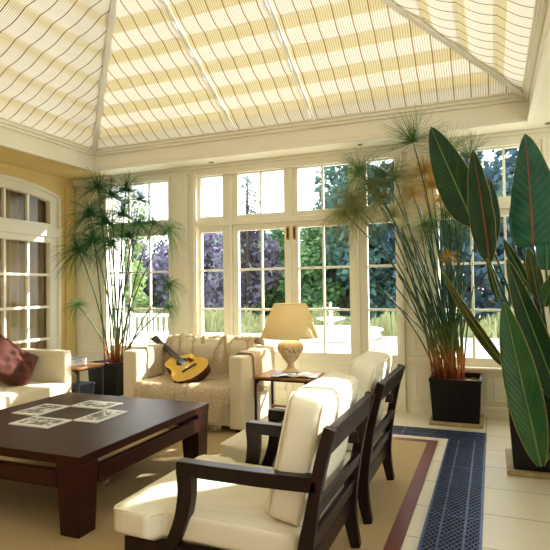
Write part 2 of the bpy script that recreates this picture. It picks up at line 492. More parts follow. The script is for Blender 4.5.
# floor gratings
def grating(x0, x1, y0, y1, along, label):
    g = thing('floor_grating', ((x0+x1)/2, (y0+y1)/2, 0), label, 'grating')
    MB().box(x0, x1, y0, y1, .0004, .0015).build('trench_shade', M['hole_shade'], g)  # flat black plate on the floor, stands for the shade below the grating
    fr = MB()
    fr.box(x0, x0+.012, y0, y1, .0015, .009); fr.box(x1-.012, x1, y0, y1, .0015, .009)
    fr.box(x0+.012, x1-.012, y0, y0+.012, .0015, .009); fr.box(x0+.012, x1-.012, y1-.012, y1, .0015, .009)
    Ls = (y1-y0) if along == 'y' else (x1-x0); Wd = (x1-x0) if along == 'y' else (y1-y0)
    def pt(s, t): return (x0+t, y0+s) if along == 'y' else (x0+s, y0+t)
    def line(s0, t0, s1, t1, w, z0, z1, mb):
        a = V(pt(s0, t0)); b_ = V(pt(s1, t1)); d = (b_-a).normalized(); n = V((-d.y, d.x))*w/2
        vs = [(*(a+n), z0), (*(a-n), z0), (*(b_-n), z0), (*(b_+n), z0), (*(a+n), z1), (*(a-n), z1), (*(b_-n), z1), (*(b_+n), z1)]
        mb.add(vs, [(0,1,2,3), (4,7,6,5), (0,4,5,1), (1,5,6,2), (2,6,7,3), (3,7,4,0)])
    for t in (Wd*.29, Wd*.71): line(0, t, Ls, t, .012, .0015, .0088, fr)
    s_ = .95
    while s_ < Ls: line(s_, 0, s_, Wd, .014, .0015, .0092, fr); s_ += .95
    fr.build('frame', M['castiron'], g)
    la = MB(); step = .056; run = Wd/.60
    s0 = -run
    while s0 < Ls:
        for sgn in (1, -1):
            a0, b0 = s0, s0+run
            lo, hi = max(0, a0), min(Ls, b0)
            if hi - lo > .01:
                ta, tb = (lo-a0)/run*Wd, (hi-a0)/run*Wd
                if sgn < 0: ta, tb = Wd-ta, Wd-tb
                line(lo, ta, hi, tb, .0052, .002 if sgn > 0 else .0021, .0078 if sgn > 0 else .0076, la)
        s0 += step
    la.build('lattice', M['castiron'], g)
    return g
grating(-.41, -.085, -1.2, 5.32, 'y', 'long blue black cast iron floor grating running beside the rug')
grating(-5.6, -.08, 5.335, 5.63, 'x', 'cast iron floor grating crossing in front of the glazed doors')

# ------------------------------------------------------------------ back wall
w = MB()
zt = 3.0
op_l = (-5.24, -4.066); op_m = (XC-1.40, XC+1.40); op_r = (2*XC+4.066, 2*XC+5.24)
for x0, x1 in ((XL-.3, op_l[0]), (op_l[1], op_m[0]), (op_m[1], op_r[0]), (op_r[1], XR+.3)):
    w.box(x0, x1, YB, YB+WT, 0, zt)
for o_ in (op_l, op_r): w.box(o_[0], o_[1], YB, YB+WT, 0, .54)
w.box(XL-.3, XR+.3, YB, YB+WT, zt, 4.0)
w.build('wall_back', M['paint'], kind='structure')

t = MB()
# pilasters either side of the doors with plinth, dado mouldings, panel frames
for sx in (-1, 1):
    def X(a): return XC + sx*a
    xa, xb = sorted((X(1.462), X(1.716)))
    t.box(xa, xb, YB-.035, YB, 0, 3.0)
    t.box(xa-.02, xb+.02, YB-.055, YB, 0, .115)
    t.box(xa-.012, xb+.012, YB-.047, YB, .115, .135)
    t.box(xa-.022, xb+.022, YB-.06, YB, .60, .64); t.box(xa-.012, xb+.012, YB-.05, YB, .565, .60); t.box(xa-.015, xb+.015, YB-.052, YB, .525, .545)
    t.box(xa-.01, xb+.01, YB-.046, YB, .66, .672)
    for z0, z1 in ((.17, .475), (.72, 2.9)):
        for q in ((xa+.05, xa+.062, z0, z1), (xb-.062, xb-.05, z0, z1), (xa+.05, xb-.05, z0, z0+.012), (xa+.05, xb-.05, z1-.012, z1)):
            t.box(q[0], q[1], YB-.043, YB-.035, q[2], q[3])
    # corner strip beyond the bay window
    xa, xb = sorted((X(2.90), X(3.30)))
    t.box(xa, xb, YB-.02, YB, 0, 3.0)
    t.box(xa-.01, xb+.01, YB-.045, YB, .60, .64); t.box(xa, xb, YB-.035, YB, .525, .545); t.box(xa, xb, YB-.04, YB, 0, .115)
    for z0, z1 in ((.17, .475), (.72, 2.9)):
        for q in ((xa+.07, xa+.085, z0, z1), (xb-.085, xb-.07, z0, z1), (xa+.07, xb-.07, z0, z0+.015), (xa+.07, xb-.07, z1-.015, z1)):
            t.box(q[0], q[1], YB-.03, YB-.02, q[2], q[3])
    # apron under the bay window: sill, panels, skirting
    xa, xb = sorted((X(1.725), X(2.89)))
    t.box(xa, xb, YB-.075, YB+.02, .515, .545); t.box(xa, xb, YB-.04, YB, .485, .515)
    for z0, z1 in ((.17, .44),):
        for a in range(2):
            pa = xa+.06+a*(xb-xa-.06)/2; pb = pa+(xb-xa-.06)/2-.06
            for q in ((pa, pa+.014, z0, z1), (pb-.014, pb, z0, z1), (pa, pb, z0, z0+.014), (pa, pb, z1-.014, z1)):
                t.box(q[0], q[1], YB-.012, YB, q[2], q[3])
t.build('trim_1', M['joinery'], kind='structure', bevel=.004)
bb = MB()
for x0, x1 in ((op_l[0]-.0, op_l[1]), (op_r[0], op_r[1])):
    bb.box(x0, x1, YB-.03, YB, 0, .10); bb.box(x0, x1, YB-.02, YB, .10, .115)
bb.build('baseboard_back', M['joinery'], kind='structure', bevel=.003)

# casing mouldings round the openings
c = MB()
for o_, zb in ((op_l, .54), (op_m, 0), (op_r, .54)):
    for k, (wd, dp) in enumerate(((.035, .035), (.06, .018))):
        c.box(o_[0]-.0, o_[0]+wd, YB-dp, YB+.02, zb, zt); c.box(o_[1]-wd, o_[1], YB-dp, YB+.02, zb, zt)
        c.box(o_[0]+wd, o_[1]-wd, YB-dp, YB+.02, zt-wd*.8, zt)
c.build('trim_2', M['joinery'], kind='structure', bevel=.004)

GY = YB+.07   # glass plane
def glazed(name, x0, x1, z0, z1, cols, rows, fw=.05, kind='structure', root=None, parent_name='window_frame', mw=.026):
    """frame with given vertical glass splits (list of x) and horizontal (list of z), panes behind"""
    r = root or struct_root(name, ((x0+x1)/2, GY, z0))
    fr = MB(); ya, yb = GY-.03, GY+.03
    gx0, gx1 = cols[0], cols[-1]; gz0, gz1 = rows[0], rows[-1]
    fr.box(x0, gx0, ya, yb, z0, z1); fr.box(gx1, x1, ya, yb, z0, z1)
    fr.box(gx0, gx1, ya, yb, z0, gz0); fr.box(gx0, gx1, ya, yb, gz1, z1)
    for x in cols[1:-1]: fr.box(x-mw/2, x+mw/2, ya+.008, yb-.008, gz0, gz1)
    for z in rows[1:-1]: fr.box(gx0, gx1, ya+.01, yb-.01, z-mw/2, z+mw/2)
    fr.build(parent_name, M['joinery'], r, bevel=.005)
    MB().box(gx0-.004, gx1+.004, GY-.002, GY+.002, gz0-.004, gz1+.004).build('pane', M['glass'], r)
    return r
ROW = [.635, 1.163, 1.685, 2.195]
TOP = [2.405, 2.94]
wi = 1
for sx in (-1, 1):
    def X(a): return XC + sx*a
    cols = sorted((X(1.794), X(2.14), X(2.486), X(2.828)))
    a, b = (op_l if sx < 0 else op_r)
    glazed('window_%d' % wi, a+.055, b-.055, .545, 2.275, cols, ROW); wi += 1
    glazed('window_%d' % wi, a+.055, b-.055, 2.335, 2.985, cols, TOP); wi += 1
    MB().box(a, b, YB-.01, GY+.03, 2.275, 2.335).build('trim_%d' % (2+wi), M['joinery'], kind='structure', bevel=.006)
    # sidelights with their top lights
    cols = sorted((X(.968), X(1.298)))
    a, b = sorted((X(.875), X(1.36)))
    glazed('window_%d' % wi, a, b, .03, 2.275, cols, ROW); wi += 1
    glazed('window_%d' % wi, a, b, 2.335, 2.985, cols, TOP); wi += 1
    cols = sorted((X(.094), X(.415), X(.745)))
    a, b = sorted((X(.035), X(.825)))
    glazed('window_%d' % wi, a, b, 2.335, 2.985, cols, TOP); wi += 1
# door frame posts and transom
d = MB()
d.box(op_m[0], op_m[1], YB-.02, GY+.035, 2.275, 2.335)
for sx in (-1, 1):
    a, b = sorted((XC+sx*.825, XC+sx*.875)); d.box(a, b, YB+.005, GY+.035, 0, 2.985)
d.box(XC-.035, XC+.035, YB+.02, GY+.035, 2.335, 2.985)
d.box(op_m[0]+.03, op_m[1]-.03, YB+.02, GY+.05, 0, .028)
d.build('trim_20', M['joinery'], kind='structure', bevel=.006)
for i, sx in enumerate((-1, 1)):
    cols = sorted((XC+sx*.094, XC+sx*.415, XC+sx*.745)); a, b = sorted((XC+sx*.004, XC+sx*.823))
    r = struct_root('door_%d' % (i+1), ((a+b)/2, GY, .03))
    glazed('door', a, b, .03, 2.273, cols, ROW, root=r, parent_name='door_frame')
    for zc in (2.13, .33):
        q = MB(); xx = XC+sx*.044
        q.box(xx-.021, xx+.021, GY-.036, GY-.03, zc-.085, zc+.085)
        bo = q.build('door_bolt', M['brass'], r, bevel=.002)
        bo['label'] = 'brass flush bolt'
        MB().box(xx-.008, xx+.008, GY-.044, GY-.036, zc-.06, zc+.06).build('slide', M['iron'], bo, bevel=.002)
    # lower door panel moulding
    a, b = cols[0], cols[-1]; q = MB()
    for z0, z1 in ((.16, .52),):
        for e in ((a, a+.015, z0, z1), (b-.015, b, z0, z1), (a, b, z0, z0+.015), (a, b, z1-.015, z1)): q.box(e[0], e[1], GY-.04, GY-.03, e[2], e[3])
    q.build('panel_moulding', M['joinery'], r, bevel=.003)

# ------------------------------------------------------------------ left wall with arched glazed door
DY0, DY1 = 4.2, 6.04; DCY = (DY0+DY1)/2
def archz(y, zs=2.80, rise=.14): 
    u = (y-DCY)/((DY1-DY0)/2); return zs+rise*(1-u*u)
w = MB()
w.box(XL-WT, XL, YF-.3, DY0, 0, 4.0); w.box(XL-WT, XL, DY1, YB+.02, 0, 4.0)
ys = [DY0+(DY1-DY0)*i/20 for i in range(21)]
poly = [(y, archz(y)) for y in ys] + [(DY1, 4.0), (DY0, 4.0)]
w.prism(poly, XL-WT, XL, axis=0)
w.build('wall_left', M['ochre'], kind='structure')
dr = struct_root('door_3', (XL-.06, DCY, 0))
fr = MB(); xa, xb = XL-.10, XL-.015
gy = [4.37, 4.745, 5.12, 5.50, 5.87]; gz = [.32, .768, 1.215, 1.665, 2.115]
fr.box(xa, xb, DY0, gy[0], 0, 2.70); fr.box(xa, xb, gy[-1], DY1, 0, 2.70)
fr.box(xa, xb, gy[0], gy[-1], 0, gz[0])
fr.box(xa, xb+.02, gy[0], gy[-1], 2.115, 2.20); fr.box(xa, xb+.045, DY0, DY1, 2.20, 2.33); fr.box(xa, xb+.02, gy[0], gy[-1], 2.33, 2.385)
for y in gy[1:-1]:
    fr.box(xa+.02, xb-.02, y-.019, y+.019, gz[0], 2.115); fr.box(xa+.02, xb-.02, y-.019, y+.019, 2.385, 2.80)
for z in gz[1:-1]: fr.box(xa+.022, xb-.022, gy[0], gy[-1], z-.018, z+.018)
# arched head
hd = [(y, archz(y)) for y in ys]; lowr = [(y, archz(y, 2.665, .12)) for y in reversed(ys)]
ah = MB()
for i in range(20):
    ah.prism([hd[i], hd[i+1], (ys[i+1], archz(ys[i+1], 2.665, .11)), (ys[i], archz(ys[i], 2.665, .11))], xa-.004, xb+.005, axis=0)
fr.build('door_frame', M['joinery'], dr, bevel=.004); ah.build('arched_head', M['joinery'], dr)
MB().box(XL-.06, XL-.056, gy[0], gy[-1], gz[0], 2.78).build('pane', M['glass'], dr)
# raised casing round the arch
cs = MB()
for i in range(20):
    cs.prism([(ys[i], archz(ys[i])-.004), (ys[i+1], archz(ys[i+1])-.004), (ys[i+1], archz(ys[i+1])-.05), (ys[i], archz(ys[i])-.05)], XL-.02, XL+.02, axis=0)
for y0, y1 in ((DY0, DY0+.045), (DY1-.045, DY1)): cs.box(XL-.02, XL+.02, y0, y1, 0, 2.80)
cs.build('trim_21', M['joinery'], kind='structure', bevel=.004)
# flat recess band in the corner
MB().box(XL, XL+.03, 6.13, YB-.02, 0, 2.95).build('trim_22', M['ochre'], kind='structure', bevel=.006)
# dim room behind the door
q = MB()
q.box(XL-2.2, XL-2.1, 2.6, 7.6, -.1, 3.3); q.box(XL-2.1, XL-WT, 2.6, 2.7, -.1, 3.3); q.box(XL-2.1, XL-WT, 7.5, 7.6, -.1, 3.3)
q.box(XL-2.2, XL-WT, 2.6, 7.6, 3.3, 3.4); q.box(XL-2.1, XL-WT-.0, 2.7, 7.5, -.1, 0)
q.build('wall_inner', M['dimroom'], kind='structure')
for i, (y0, y1, lb) in enumerate(((3.9, 4.95, 'brown drape behind the glazed door, left half near the sofa'), (5.0, 6.3, 'brown drape behind the glazed door, half nearest the corner'))):
    cu = MB()
    def cf(u, v, y0=y0, y1=y1, i=i):
        y = y0+(y1-y0)*u
        return (XL-.42+.045*math.sin(u*52+i+.6*math.sin(u*9))+.02*math.sin(u*17+v*2), y, .02+2.95*v)
    cu.grid(cf, 120, 8)
    tag(cu.build('curtain', M['curtain'], solid=.004), lb, 'curtain', 'drapes behind the arched door')

# right and front walls (beside and behind the camera)
w = MB()
rw = [(-1.6, .2, .54), (.6, 2.4, .54), (3.5, 4.75, 2.30), (4.9, 6.1, 2.30)]  # high-silled openings are unseen clerestories, added to throw sun on the armchairs
yprev = YF-.3
for a, b, zs in rw:
    w.box(XR, XR+WT, yprev, a, 0, 4.0); w.box(XR, XR+WT, a, b, 0, zs); w.box(XR, XR+WT, a, b, 2.98, 4.0); yprev = b
w.box(XR, XR+WT, yprev, YB+.02, 0, 4.0)
w.build('wall_right', M['paint'], kind='structure')
for k, (a, b, zs) in enumerate(rw):
    r = struct_root('window_%d' % (wi+k), (XR+.1, (a+b)/2, zs)); fr = MB(); xx = XR+.1
    rails = [(a, a+.05, zs, 2.98), (b-.05, b, zs, 2.98), (a+.05, b-.05, zs, zs+.05), (a+.05, b-.05, 2.93, 2.98)]
    if zs < 1: rails.append((a+.05, b-.05, 2.22, 2.38))
    for y0, y1, z0, z1 in rails: fr.box(xx-.03, xx+.03, y0, y1, z0, z1)
    for j in (1, 2):
        y = a+(b-a)*j/3; fr.box(xx-.02, xx+.02, y-.014, y+.014, zs+.05, 2.93)
    if zs < 1:
        for z in (1.163, 1.685): fr.box(xx-.018, xx+.018, a+.05, b-.05, z-.014, z+.014)
    fr.build('window_frame', M['joinery'], r, bevel=.004)
    MB().box(xx-.002, xx+.002, a+.045, b-.045, zs+.045, 2.935).build('pane', M['glass'], r)
MB().box(XL-.3, XR+.3, YF-WT, YF, 0, 4.0).build('wall_front', M['darkwall'], kind='structure')  # unseen wall, made dark brown to cut bounced fill on camera-facing sides

# ------------------------------------------------------------------ ceiling soffit, lantern upstand, roof
s_ = MB()
MB().box(XL, LX0-.03, YF, YB, ZC, ZC+.05).build('ceiling_left', M['ochre'], kind='structure')
s_.box(LX0-.03, LX0, YF, YB, ZC, ZC+.05); s_.box(LX1, XR, YF, YB, ZC, ZC+.05)
s_.box(LX0, LX1, LY1, YB, ZC, ZC+.05); s_.box(LX0, LX1, YF, LY0, ZC, ZC+.05)
s_.build('ceiling', M['paint'], kind='structure')
u = MB()
th = .08
u.box(LX0-th, LX0, LY0-th, LY1+th, ZC+.05, ZE); u.box(LX1, LX1+th, LY0-th, LY1+th, ZC+.05, ZE)
u.box(LX0, LX1, LY1, LY1+th, ZC+.05, ZE); u.box(LX0, LX1, LY0-th, LY0, ZC+.05, ZE)
u.build('trim_23', M['joinery'], kind='structure')
def ring(mb, d0, d1, z0, z1):
    """frame running round the lantern between insets d0<d1 from the opening"""
    x0, x1, y0, y1 = LX0, LX1, LY0, LY1
    mb.box(x0+d0, x0+d1, y0+d0, y1-d0, z0, z1); mb.box(x1-d1, x1-d0, y0+d0, y1-d0, z0, z1)
    mb.box(x0+d1, x1-d1, y1-d1, y1-d0, z0, z1); mb.box(x0+d1, x1-d1, y0+d0, y0+d1, z0, z1)
m = MB()
ring(m, -.03, .018, ZC-.012, ZC+.028)
ring(m, 0, .012, ZC+.028, ZC+.05)
ring(m, 0, .03, ZE-.085, ZE-.05); ring(m, 0, .05, ZE-.05, ZE-.012); ring(m, 0, .065, ZE-.012, ZE+.004)
m.build('trim_24', M['joinery'], kind='structure', bevel=.006)
# cornice at the head of the walls
m = MB()
m.box(XL, XR, YB-.05, YB, 3.045, ZC); m.box(XL, XR, YB-.03, YB, 3.0, 3.045)
m.build('trim_25', M['joinery'], kind='structure', bevel=.006)
# outer roof deck between upstand and walls keeps the daylight out
m = MB()
m.box(XL-.3, LX0-th, YF-.3, YB+.3, ZC+.05, ZC+.12); m.box(LX1+th, XR+.3, YF-.3, YB+.3, ZC+.05, ZC+.12)
m.box(LX0-th, LX1+th, LY1+th, YB+.3, ZC+.05, ZC+.12); m.box(LX0-th, LX1+th, YF-.3, LY0-th, ZC+.05, ZC+.12)
m.build('trim_26', M['paint'], kind='structure')

HW = (LX1-LX0)/2; CXL = (LX0+LX1)/2
def roofz(d): return ZE+K*d
def blind_panel(name_label, side, lo, hi, mat):
    """fabric blind on one slope; lo..hi = extent along the eave"""
    mb = MB(); slope = math.hypot(1, K); PIT = .30
    if side in ('back', 'front'): e0, e1 = LX0, LX1
    else: e0, e1 = LY0, LY1
    def pt(e, d, off):
        ph = (d % PIT)/PIT
        sag = -.030*math.sin(PI*ph)**1.0
        z = roofz(d)+sag-.012+off; 
        if side == 'back': return (e, LY1-d, z)
        if side == 'front': return (e, LY0+d, z)
        if side == 'left': return (LX0+d, e, z)
        return (LX1-d, e, z)
    def strip(d0, d1, off, nd):
        ne = max(6, int((hi-lo)/.12))
        def fn(uu, vv):
            d = d0+(d1-d0)*vv
            a, b = max(lo, e0+d+.02), min(hi, e1-d-.02)
            if b < a: a = b = (a+b)/2
            return pt(a+(b-a)*uu, d, off)
        mb.grid(fn, ne, nd)
    dmax = min(HW-.03, HW)
    if side in ('back', 'front'):
        dd = min(hi-e0, e1-lo) if not (lo <= CXL <= hi) else HW
        dmax = min(dmax, dd-.03)
    strip(.03, dmax, 0, int(dmax/.03))
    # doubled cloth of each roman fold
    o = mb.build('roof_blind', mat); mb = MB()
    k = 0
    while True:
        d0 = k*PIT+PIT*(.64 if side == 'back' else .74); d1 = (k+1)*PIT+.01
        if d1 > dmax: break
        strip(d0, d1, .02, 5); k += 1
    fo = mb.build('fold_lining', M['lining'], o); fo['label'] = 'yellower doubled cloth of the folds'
    return tag(o, name_label, 'blind', 'pleated fabric roof blinds')
blind_panel('cream pleated roof blind over the long left slope', 'left', LY0, LY1, M['blind_y'])
blind_panel('cream pleated roof blind on the right slope beyond the right hip rafter', 'right', LY0, LY1, M['blind_y'])
blind_panel('cream pleated roof blind on the back slope between left hip and first glazing bar', 'back', LX0, -2.885, M['blind_x'])
blind_panel('cream pleated roof blind on the back slope between the two slim glazing bars', 'back', -2.85, -1.885, M['blind_x'])
blind_panel('cream pleated roof blind on the back slope between second glazing bar and right hip', 'back', -1.85, LX1, M['blind_x'])
blind_panel('cream pleated roof blind on the front slope behind the viewer', 'front', LX0, LX1, M['blind_x'])
# hips, glazing bars, ridge
ap = roofz(HW)
def hipbar(a, b, wd, ht, drop):
    mb = MB(); a = V(a); b = V(b); t_ = (b-a).normalized(); side = V((-t_.y, t_.x, 0)).normalized(); up = side.cross(t_)
    if up.z < 0: up = -up
    for (w2, h0, h1) in ((wd, -drop-ht*.45, .02), (wd*.55, -drop-ht, -drop-ht*.45)):
        vs = []
        for p in (a, b):
            for x_, y_ in ((-1, h0), (1, h0), (1, h1), (-1, h1)): vs.append(p+side*x_*w2/2+up*y_)
        mb.add(vs, [(0,1,2,3), (7,6,5,4), (0,4,5,1), (1,5,6,2), (2,6,7,3), (3,7,4,0)])
    return mb
n_ = 27
for (cx, sx) in ((LX0, 1), (LX1, -1)):
    for (cy, sy) in ((LY1, -1), (LY0, 1)):
        hipbar((cx+sx*.02, cy+sy*.02, ZE+.01), (cx+sx*HW, cy+sy*HW, ap), .10, .05, .02).build('trim_%d' % n_, M['whitegloss'], kind='structure', bevel=.008); n_ += 1
for x in (-2.867, -1.867):
    d1 = HW-abs(x-CXL)
    hipbar((x, LY1-.02, ZE+.01), (x, LY1-min(d1, HW), roofz(min(d1, HW))), .030, .02, .03).build('trim_%d' % n_, M['whitegloss'], kind='structure', bevel=.004); n_ += 1
MB().box(CXL-.05, CXL+.05, LY0+HW, LY1-HW, ap-.08, ap+.04).build('trim_%d' % n_, M['joinery'], kind='structure', bevel=.01); n_ += 1

for (px, lb) in (((-3.36, 6.17), 'small recessed downlight in the soffit above the left sidelight'), ((-1.379, 6.13), 'small recessed downlight in the soffit above the right sidelight'), ((.566, 6.12), 'small recessed downlight in the soffit at the right corner')):
    dl = thing('recessed_downlight', (px[0], px[1], ZC), lb, 'downlight', 'soffit downlights')
    MB().lathe([(.028, -.001), (.038, -.004), (.042, -.001), (.042, .0)], (px[0], px[1], ZC), 20).build('rim', M['chrome'], dl)
    MB().lathe([(.027, -.002), (.001, -.0025)], (px[0], px[1], ZC), 20).build('lens', M['iron'], dl)

# ------------------------------------------------------------------ coffee table
TX0, TX1, TY0, TY1, TZ = -3.73, -2.225, 2.465, 4.0, .485
ct = thing('coffee_table', ((TX0+TX1)/2, (TY0+TY1)/2, .011), 'large square dark wood coffee table on the sisal rug', 'coffee table')
MB().box(TX0, TX1, TY0, TY1, TZ-.055, TZ).build('tabletop', M['wenge'], ct, bevel=.005)
for sx in (0, 1):
    for sy in (0, 1):
        x = TX0+.09 if sx == 0 else TX1-.09; y = TY0+.09 if sy == 0 else TY1-.09
        ox = -1 if sx == 0 else 1; oy = -1 if sy == 0 else 1
        MB().taper((x+ox*.005, y+oy*.005), .14, .14, .0115, (x, y), .17, .17, TZ-.055).build('leg', M['wenge'], ct, bevel=.004)
for (a, b_, c_, d_) in ((TX0+.175, TX1-.175, TY0+.006, TY0+.046), (TX0+.175, TX1-.175, TY1-.046, TY1-.006)):
    MB().box(a, b_, c_, d_, TZ-.20, TZ-.095).build('rail', M['wenge'], ct, bevel=.003)
for (a, b_) in ((TX0+.006, TX0+.046), (TX1-.046, TX1-.006)):
    MB().box(a, b_, TY0+.175, TY1-.175, TZ-.20, TZ-.095).build('rail', M['wenge'], ct, bevel=.003)
# magazines, a pinwheel of four
mg = ((-3.51, -3.255, 3.155, 3.505, 'black and white photo booklet on the coffee table, nearest the sofa on the left'),
      (-3.255, -2.89, 2.895, 3.135, 'black and white photo booklet on the coffee table, nearest the front of the photo'),
      (-3.25, -2.895, 3.50, 3.735, 'black and white photo booklet on the coffee table, farthest towards the windows'),
      (-2.88, -2.66, 3.13, 3.50, 'black and white photo booklet on the coffee table, nearest the armchairs on the right'))
for i, (x0, x1, y0, y1, lb) in enumerate(mg):
    g = thing('photo_booklet', ((x0+x1)/2, (y0+y1)/2, TZ), lb, 'booklet', 'booklets on the coffee table')
    MB().box(x0, x1, y0, y1, TZ, TZ+.009).build('pages', M['paper'], g, bevel=.001)
    MB().box(x0+.03, x1-.03, y0+.04, y1-.04, TZ+.009, TZ+.0098).build('cover_print', M['print%d' % i], g)

# ------------------------------------------------------------------ armchairs
def make_armchair(label):
    y0, y1 = 2.14, 2.97; yc = (y0+y1)/2
    ch = thing('armchair', (-1.2, yc, .011), label, 'armchair', 'dark wood armchairs')
    z_ = .0125
    WD = M['chairwood']
    for y in (y0+.024, y1-.024):
        # rear stile + sabre leg
        pts = catmull([(-.725, y, z_), (-.752, y, .16), (-.752, y, .30), (-.722, y, .48), (-.678, y, .70), (-.632, y, .862)], 6)
        n = len(pts)
        MB().sweep(pts, [(.048, .052+.02*math.sin(PI*min(1, i/n*1.6))) for i in range(n)], (0, 1, 0)).build('rear_leg', WD, ch, bevel=.005)
    for s, y in ((-1, y0+.036), (1, y1-.036)):
        # front post, curved, splayed outwards at the foot
        pts = catmull([(-1.332, y, .60), (-1.33, y, .50), (-1.352, y, .385), (-1.40, y, .27), (-1.47, y, .14), (-1.52, y, z_)], 6)
        n = len(pts)
        MB().sweep(pts, [(.062, .078-.026*(i/n)) for i in range(n)], (0, 1, 0)).build('front_leg', WD, ch, bevel=.005)
        ap_ = [(-1.37, y, .622), (-1.2, y, .618), (-.95, y, .617), (-.69, y, .622)]
        MB().sweep(ap_, [(.072, .064)]*4, (0, 1, 0)).build('armrest', WD, ch, bevel=.007)
        MB().box(-1.67, -.745, y-.022, y+.022, .155, .262).build('seat_rail', WD, ch, bevel=.004)
    MB().box(-1.69, -1.65, y0+.06, y1-.06, .155, .262).build('seat_rail', WD, ch, bevel=.004)
    MB().box(-.785, -.75, y0+.048, y1-.048, .19, .275).build('seat_rail', WD, ch, bevel=.004)
    def xs(z): return -.752+(z-.3)*.214
    for za, zb, th_ in ((.748, .862, .032), (.475, .54, .028), (.315, .392, .028)):
        zc = (za+zb)/2; tl = V((xs(zb)-xs(za), 0, zb-za))
        a = V((xs(za), yc, za)); b_ = V((xs(zb), yc, zb))
        MB().sweep([a, b_], (y1-y0-.096, th_), (0, 1, 0)).build('back_rail', WD, ch, bevel=.004)
    # seat cushion: T shaped in plan
    zc0, zc1 = .262, .405
    def T(x, inset): return inset
    sc = MB()
    def seatxf(p):
        p = V(p); t_ = (p.x+1.20)/.5
        k = .725 if p.x > -1.50 else (.725+(1-.725)*min(1, (-1.50-p.x)/.02))
        k = .86 if p.x > -1.475 else 1.0
        p.y = yc+(p.y-yc)*k; p.z -= .02*(p.x+1.2)
        return p
    N_ = 26
    sc.cushion(-1.25, yc, (zc0+zc1)/2, .94, y1-y0+.03, zc1-zc0, .022, .03, N_, seatxf)
    seat = sc.build('seat_cushion', M['linen'], ch)
    pp = MB()
    for zz in (zc1-.018,):
        pts = []
        yo = (y1-y0+.03)/2
        outline = [(-.80, yo*.86), (-1.455, yo*.86), (-1.493, yo), (-1.705, yo), (-1.72, yo-.03), (-1.72, -yo+.03), (-1.705, -yo), (-1.493, -yo), (-1.455, -yo*.86), (-.80, -yo*.86)]
        pts = [(x, yc+y, zz-.02*(x+1.2)) for x, y in outline]
        pp.tube(pts, .0055, 6)
    pp.build('piping', M['piping'], seat)
    # back cushion, leaning against the rails
    bc = MB(); ang = math.radians(12.5)
    def backxf(p):
        q = V((p.x, p.y, p.z)); q.x += .055*max(0, (q.z-.55))**1 * 0
        v = q-V((-.875, yc, .42)); c_, s__ = math.cos(ang), math.sin(ang)
        return V((-.875+v.x*c_+v.z*s__, q.y, .42-v.x*s__+v.z*c_))
    hgt = .56
    bc.cushion(-.875, yc, .42+hgt/2, .165, y1-y0-.13, hgt, .022, .028, 16, backxf)
    back = bc.build('back_cushion', M['linen'], ch)
    pp = MB()
    for dx in (-.077, .077):
        hy, hz = (y1-y0-.13)/2-.004, hgt/2-.004; pts = []
        for q in range(97):
            a = 2*PI*q/96; ca, sa = math.cos(a), math.sin(a); k = 1/max(abs(ca)**22+abs(sa)**22, 1e-9)**(1/22)
            pts.append(backxf(V((-.875+dx, yc+hy*ca*k, .42+hgt/2+hz*sa*k))))
        pp.tube(pts, .0055, 6, False)
    pp.build('piping', M['piping'], back)
    return ch
ch1 = make_armchair('cream cushioned dark wood armchair nearest the viewer, at the right side of the coffee table')
copy_tree(ch1, (-1.2, 2.555+1.1, .011), 'cream cushioned dark wood armchair farther back, beside the lamp table')

# ------------------------------------------------------------------ loveseat under the windows
SX0, SX1, SY0, SY1 = -3.71, -2.29, 4.78, 5.66
lv = thing('loveseat', ((SX0+SX1)/2, (SY0+SY1)/2, .011), 'cream two seat sofa under the windows with a throw over it', 'sofa')
def armblock(x0, x1, y0, y1, z0, z1, par, r=.02):
    MB().box(x0, x1, y0, y1, z0, z1).build('arm', M['sofacloth'], par, bevel=r, seg=3)
armblock(SX0, SX0+.17, SY0, SY1, .05, .785, lv)
armblock(SX1-.15, SX1, SY0, SY1, .05, .765, lv)
MB().box(SX0+.17, SX1-.15, SY0+.03, SY1, .07, .28).build('base', M['sofacloth'], lv, bevel=.015)
MB().box(SX0+.17, SX1-.15, SY1-.16, SY1, .28, .80).build('backrest', M['sofacloth'], lv, bevel=.03, seg=3)
sc = MB(); sc.cushion((SX0+SX1)/2+.01, SY0+.36, .355, SX1-SX0-.33, .70, .15, .015, .03, 14); sc.build('seat_cushion', M['sofacloth'], lv)
sc = MB(); sc.cushion((SX0+SX1)/2+.01, SY1-.24, .64, SX1-SX0-.34, .17, .42, .03, .05, 12); sc.build('back_cushion', M['sofacloth'], lv)
for x in (SX0+.08, SX1-.08):
    for y in (SY0+.08, SY1-.08): MB().lathe([(.022, .012), (.028, .05)], (x, y, 0), 12).build('foot', M['chairwood'], lv)
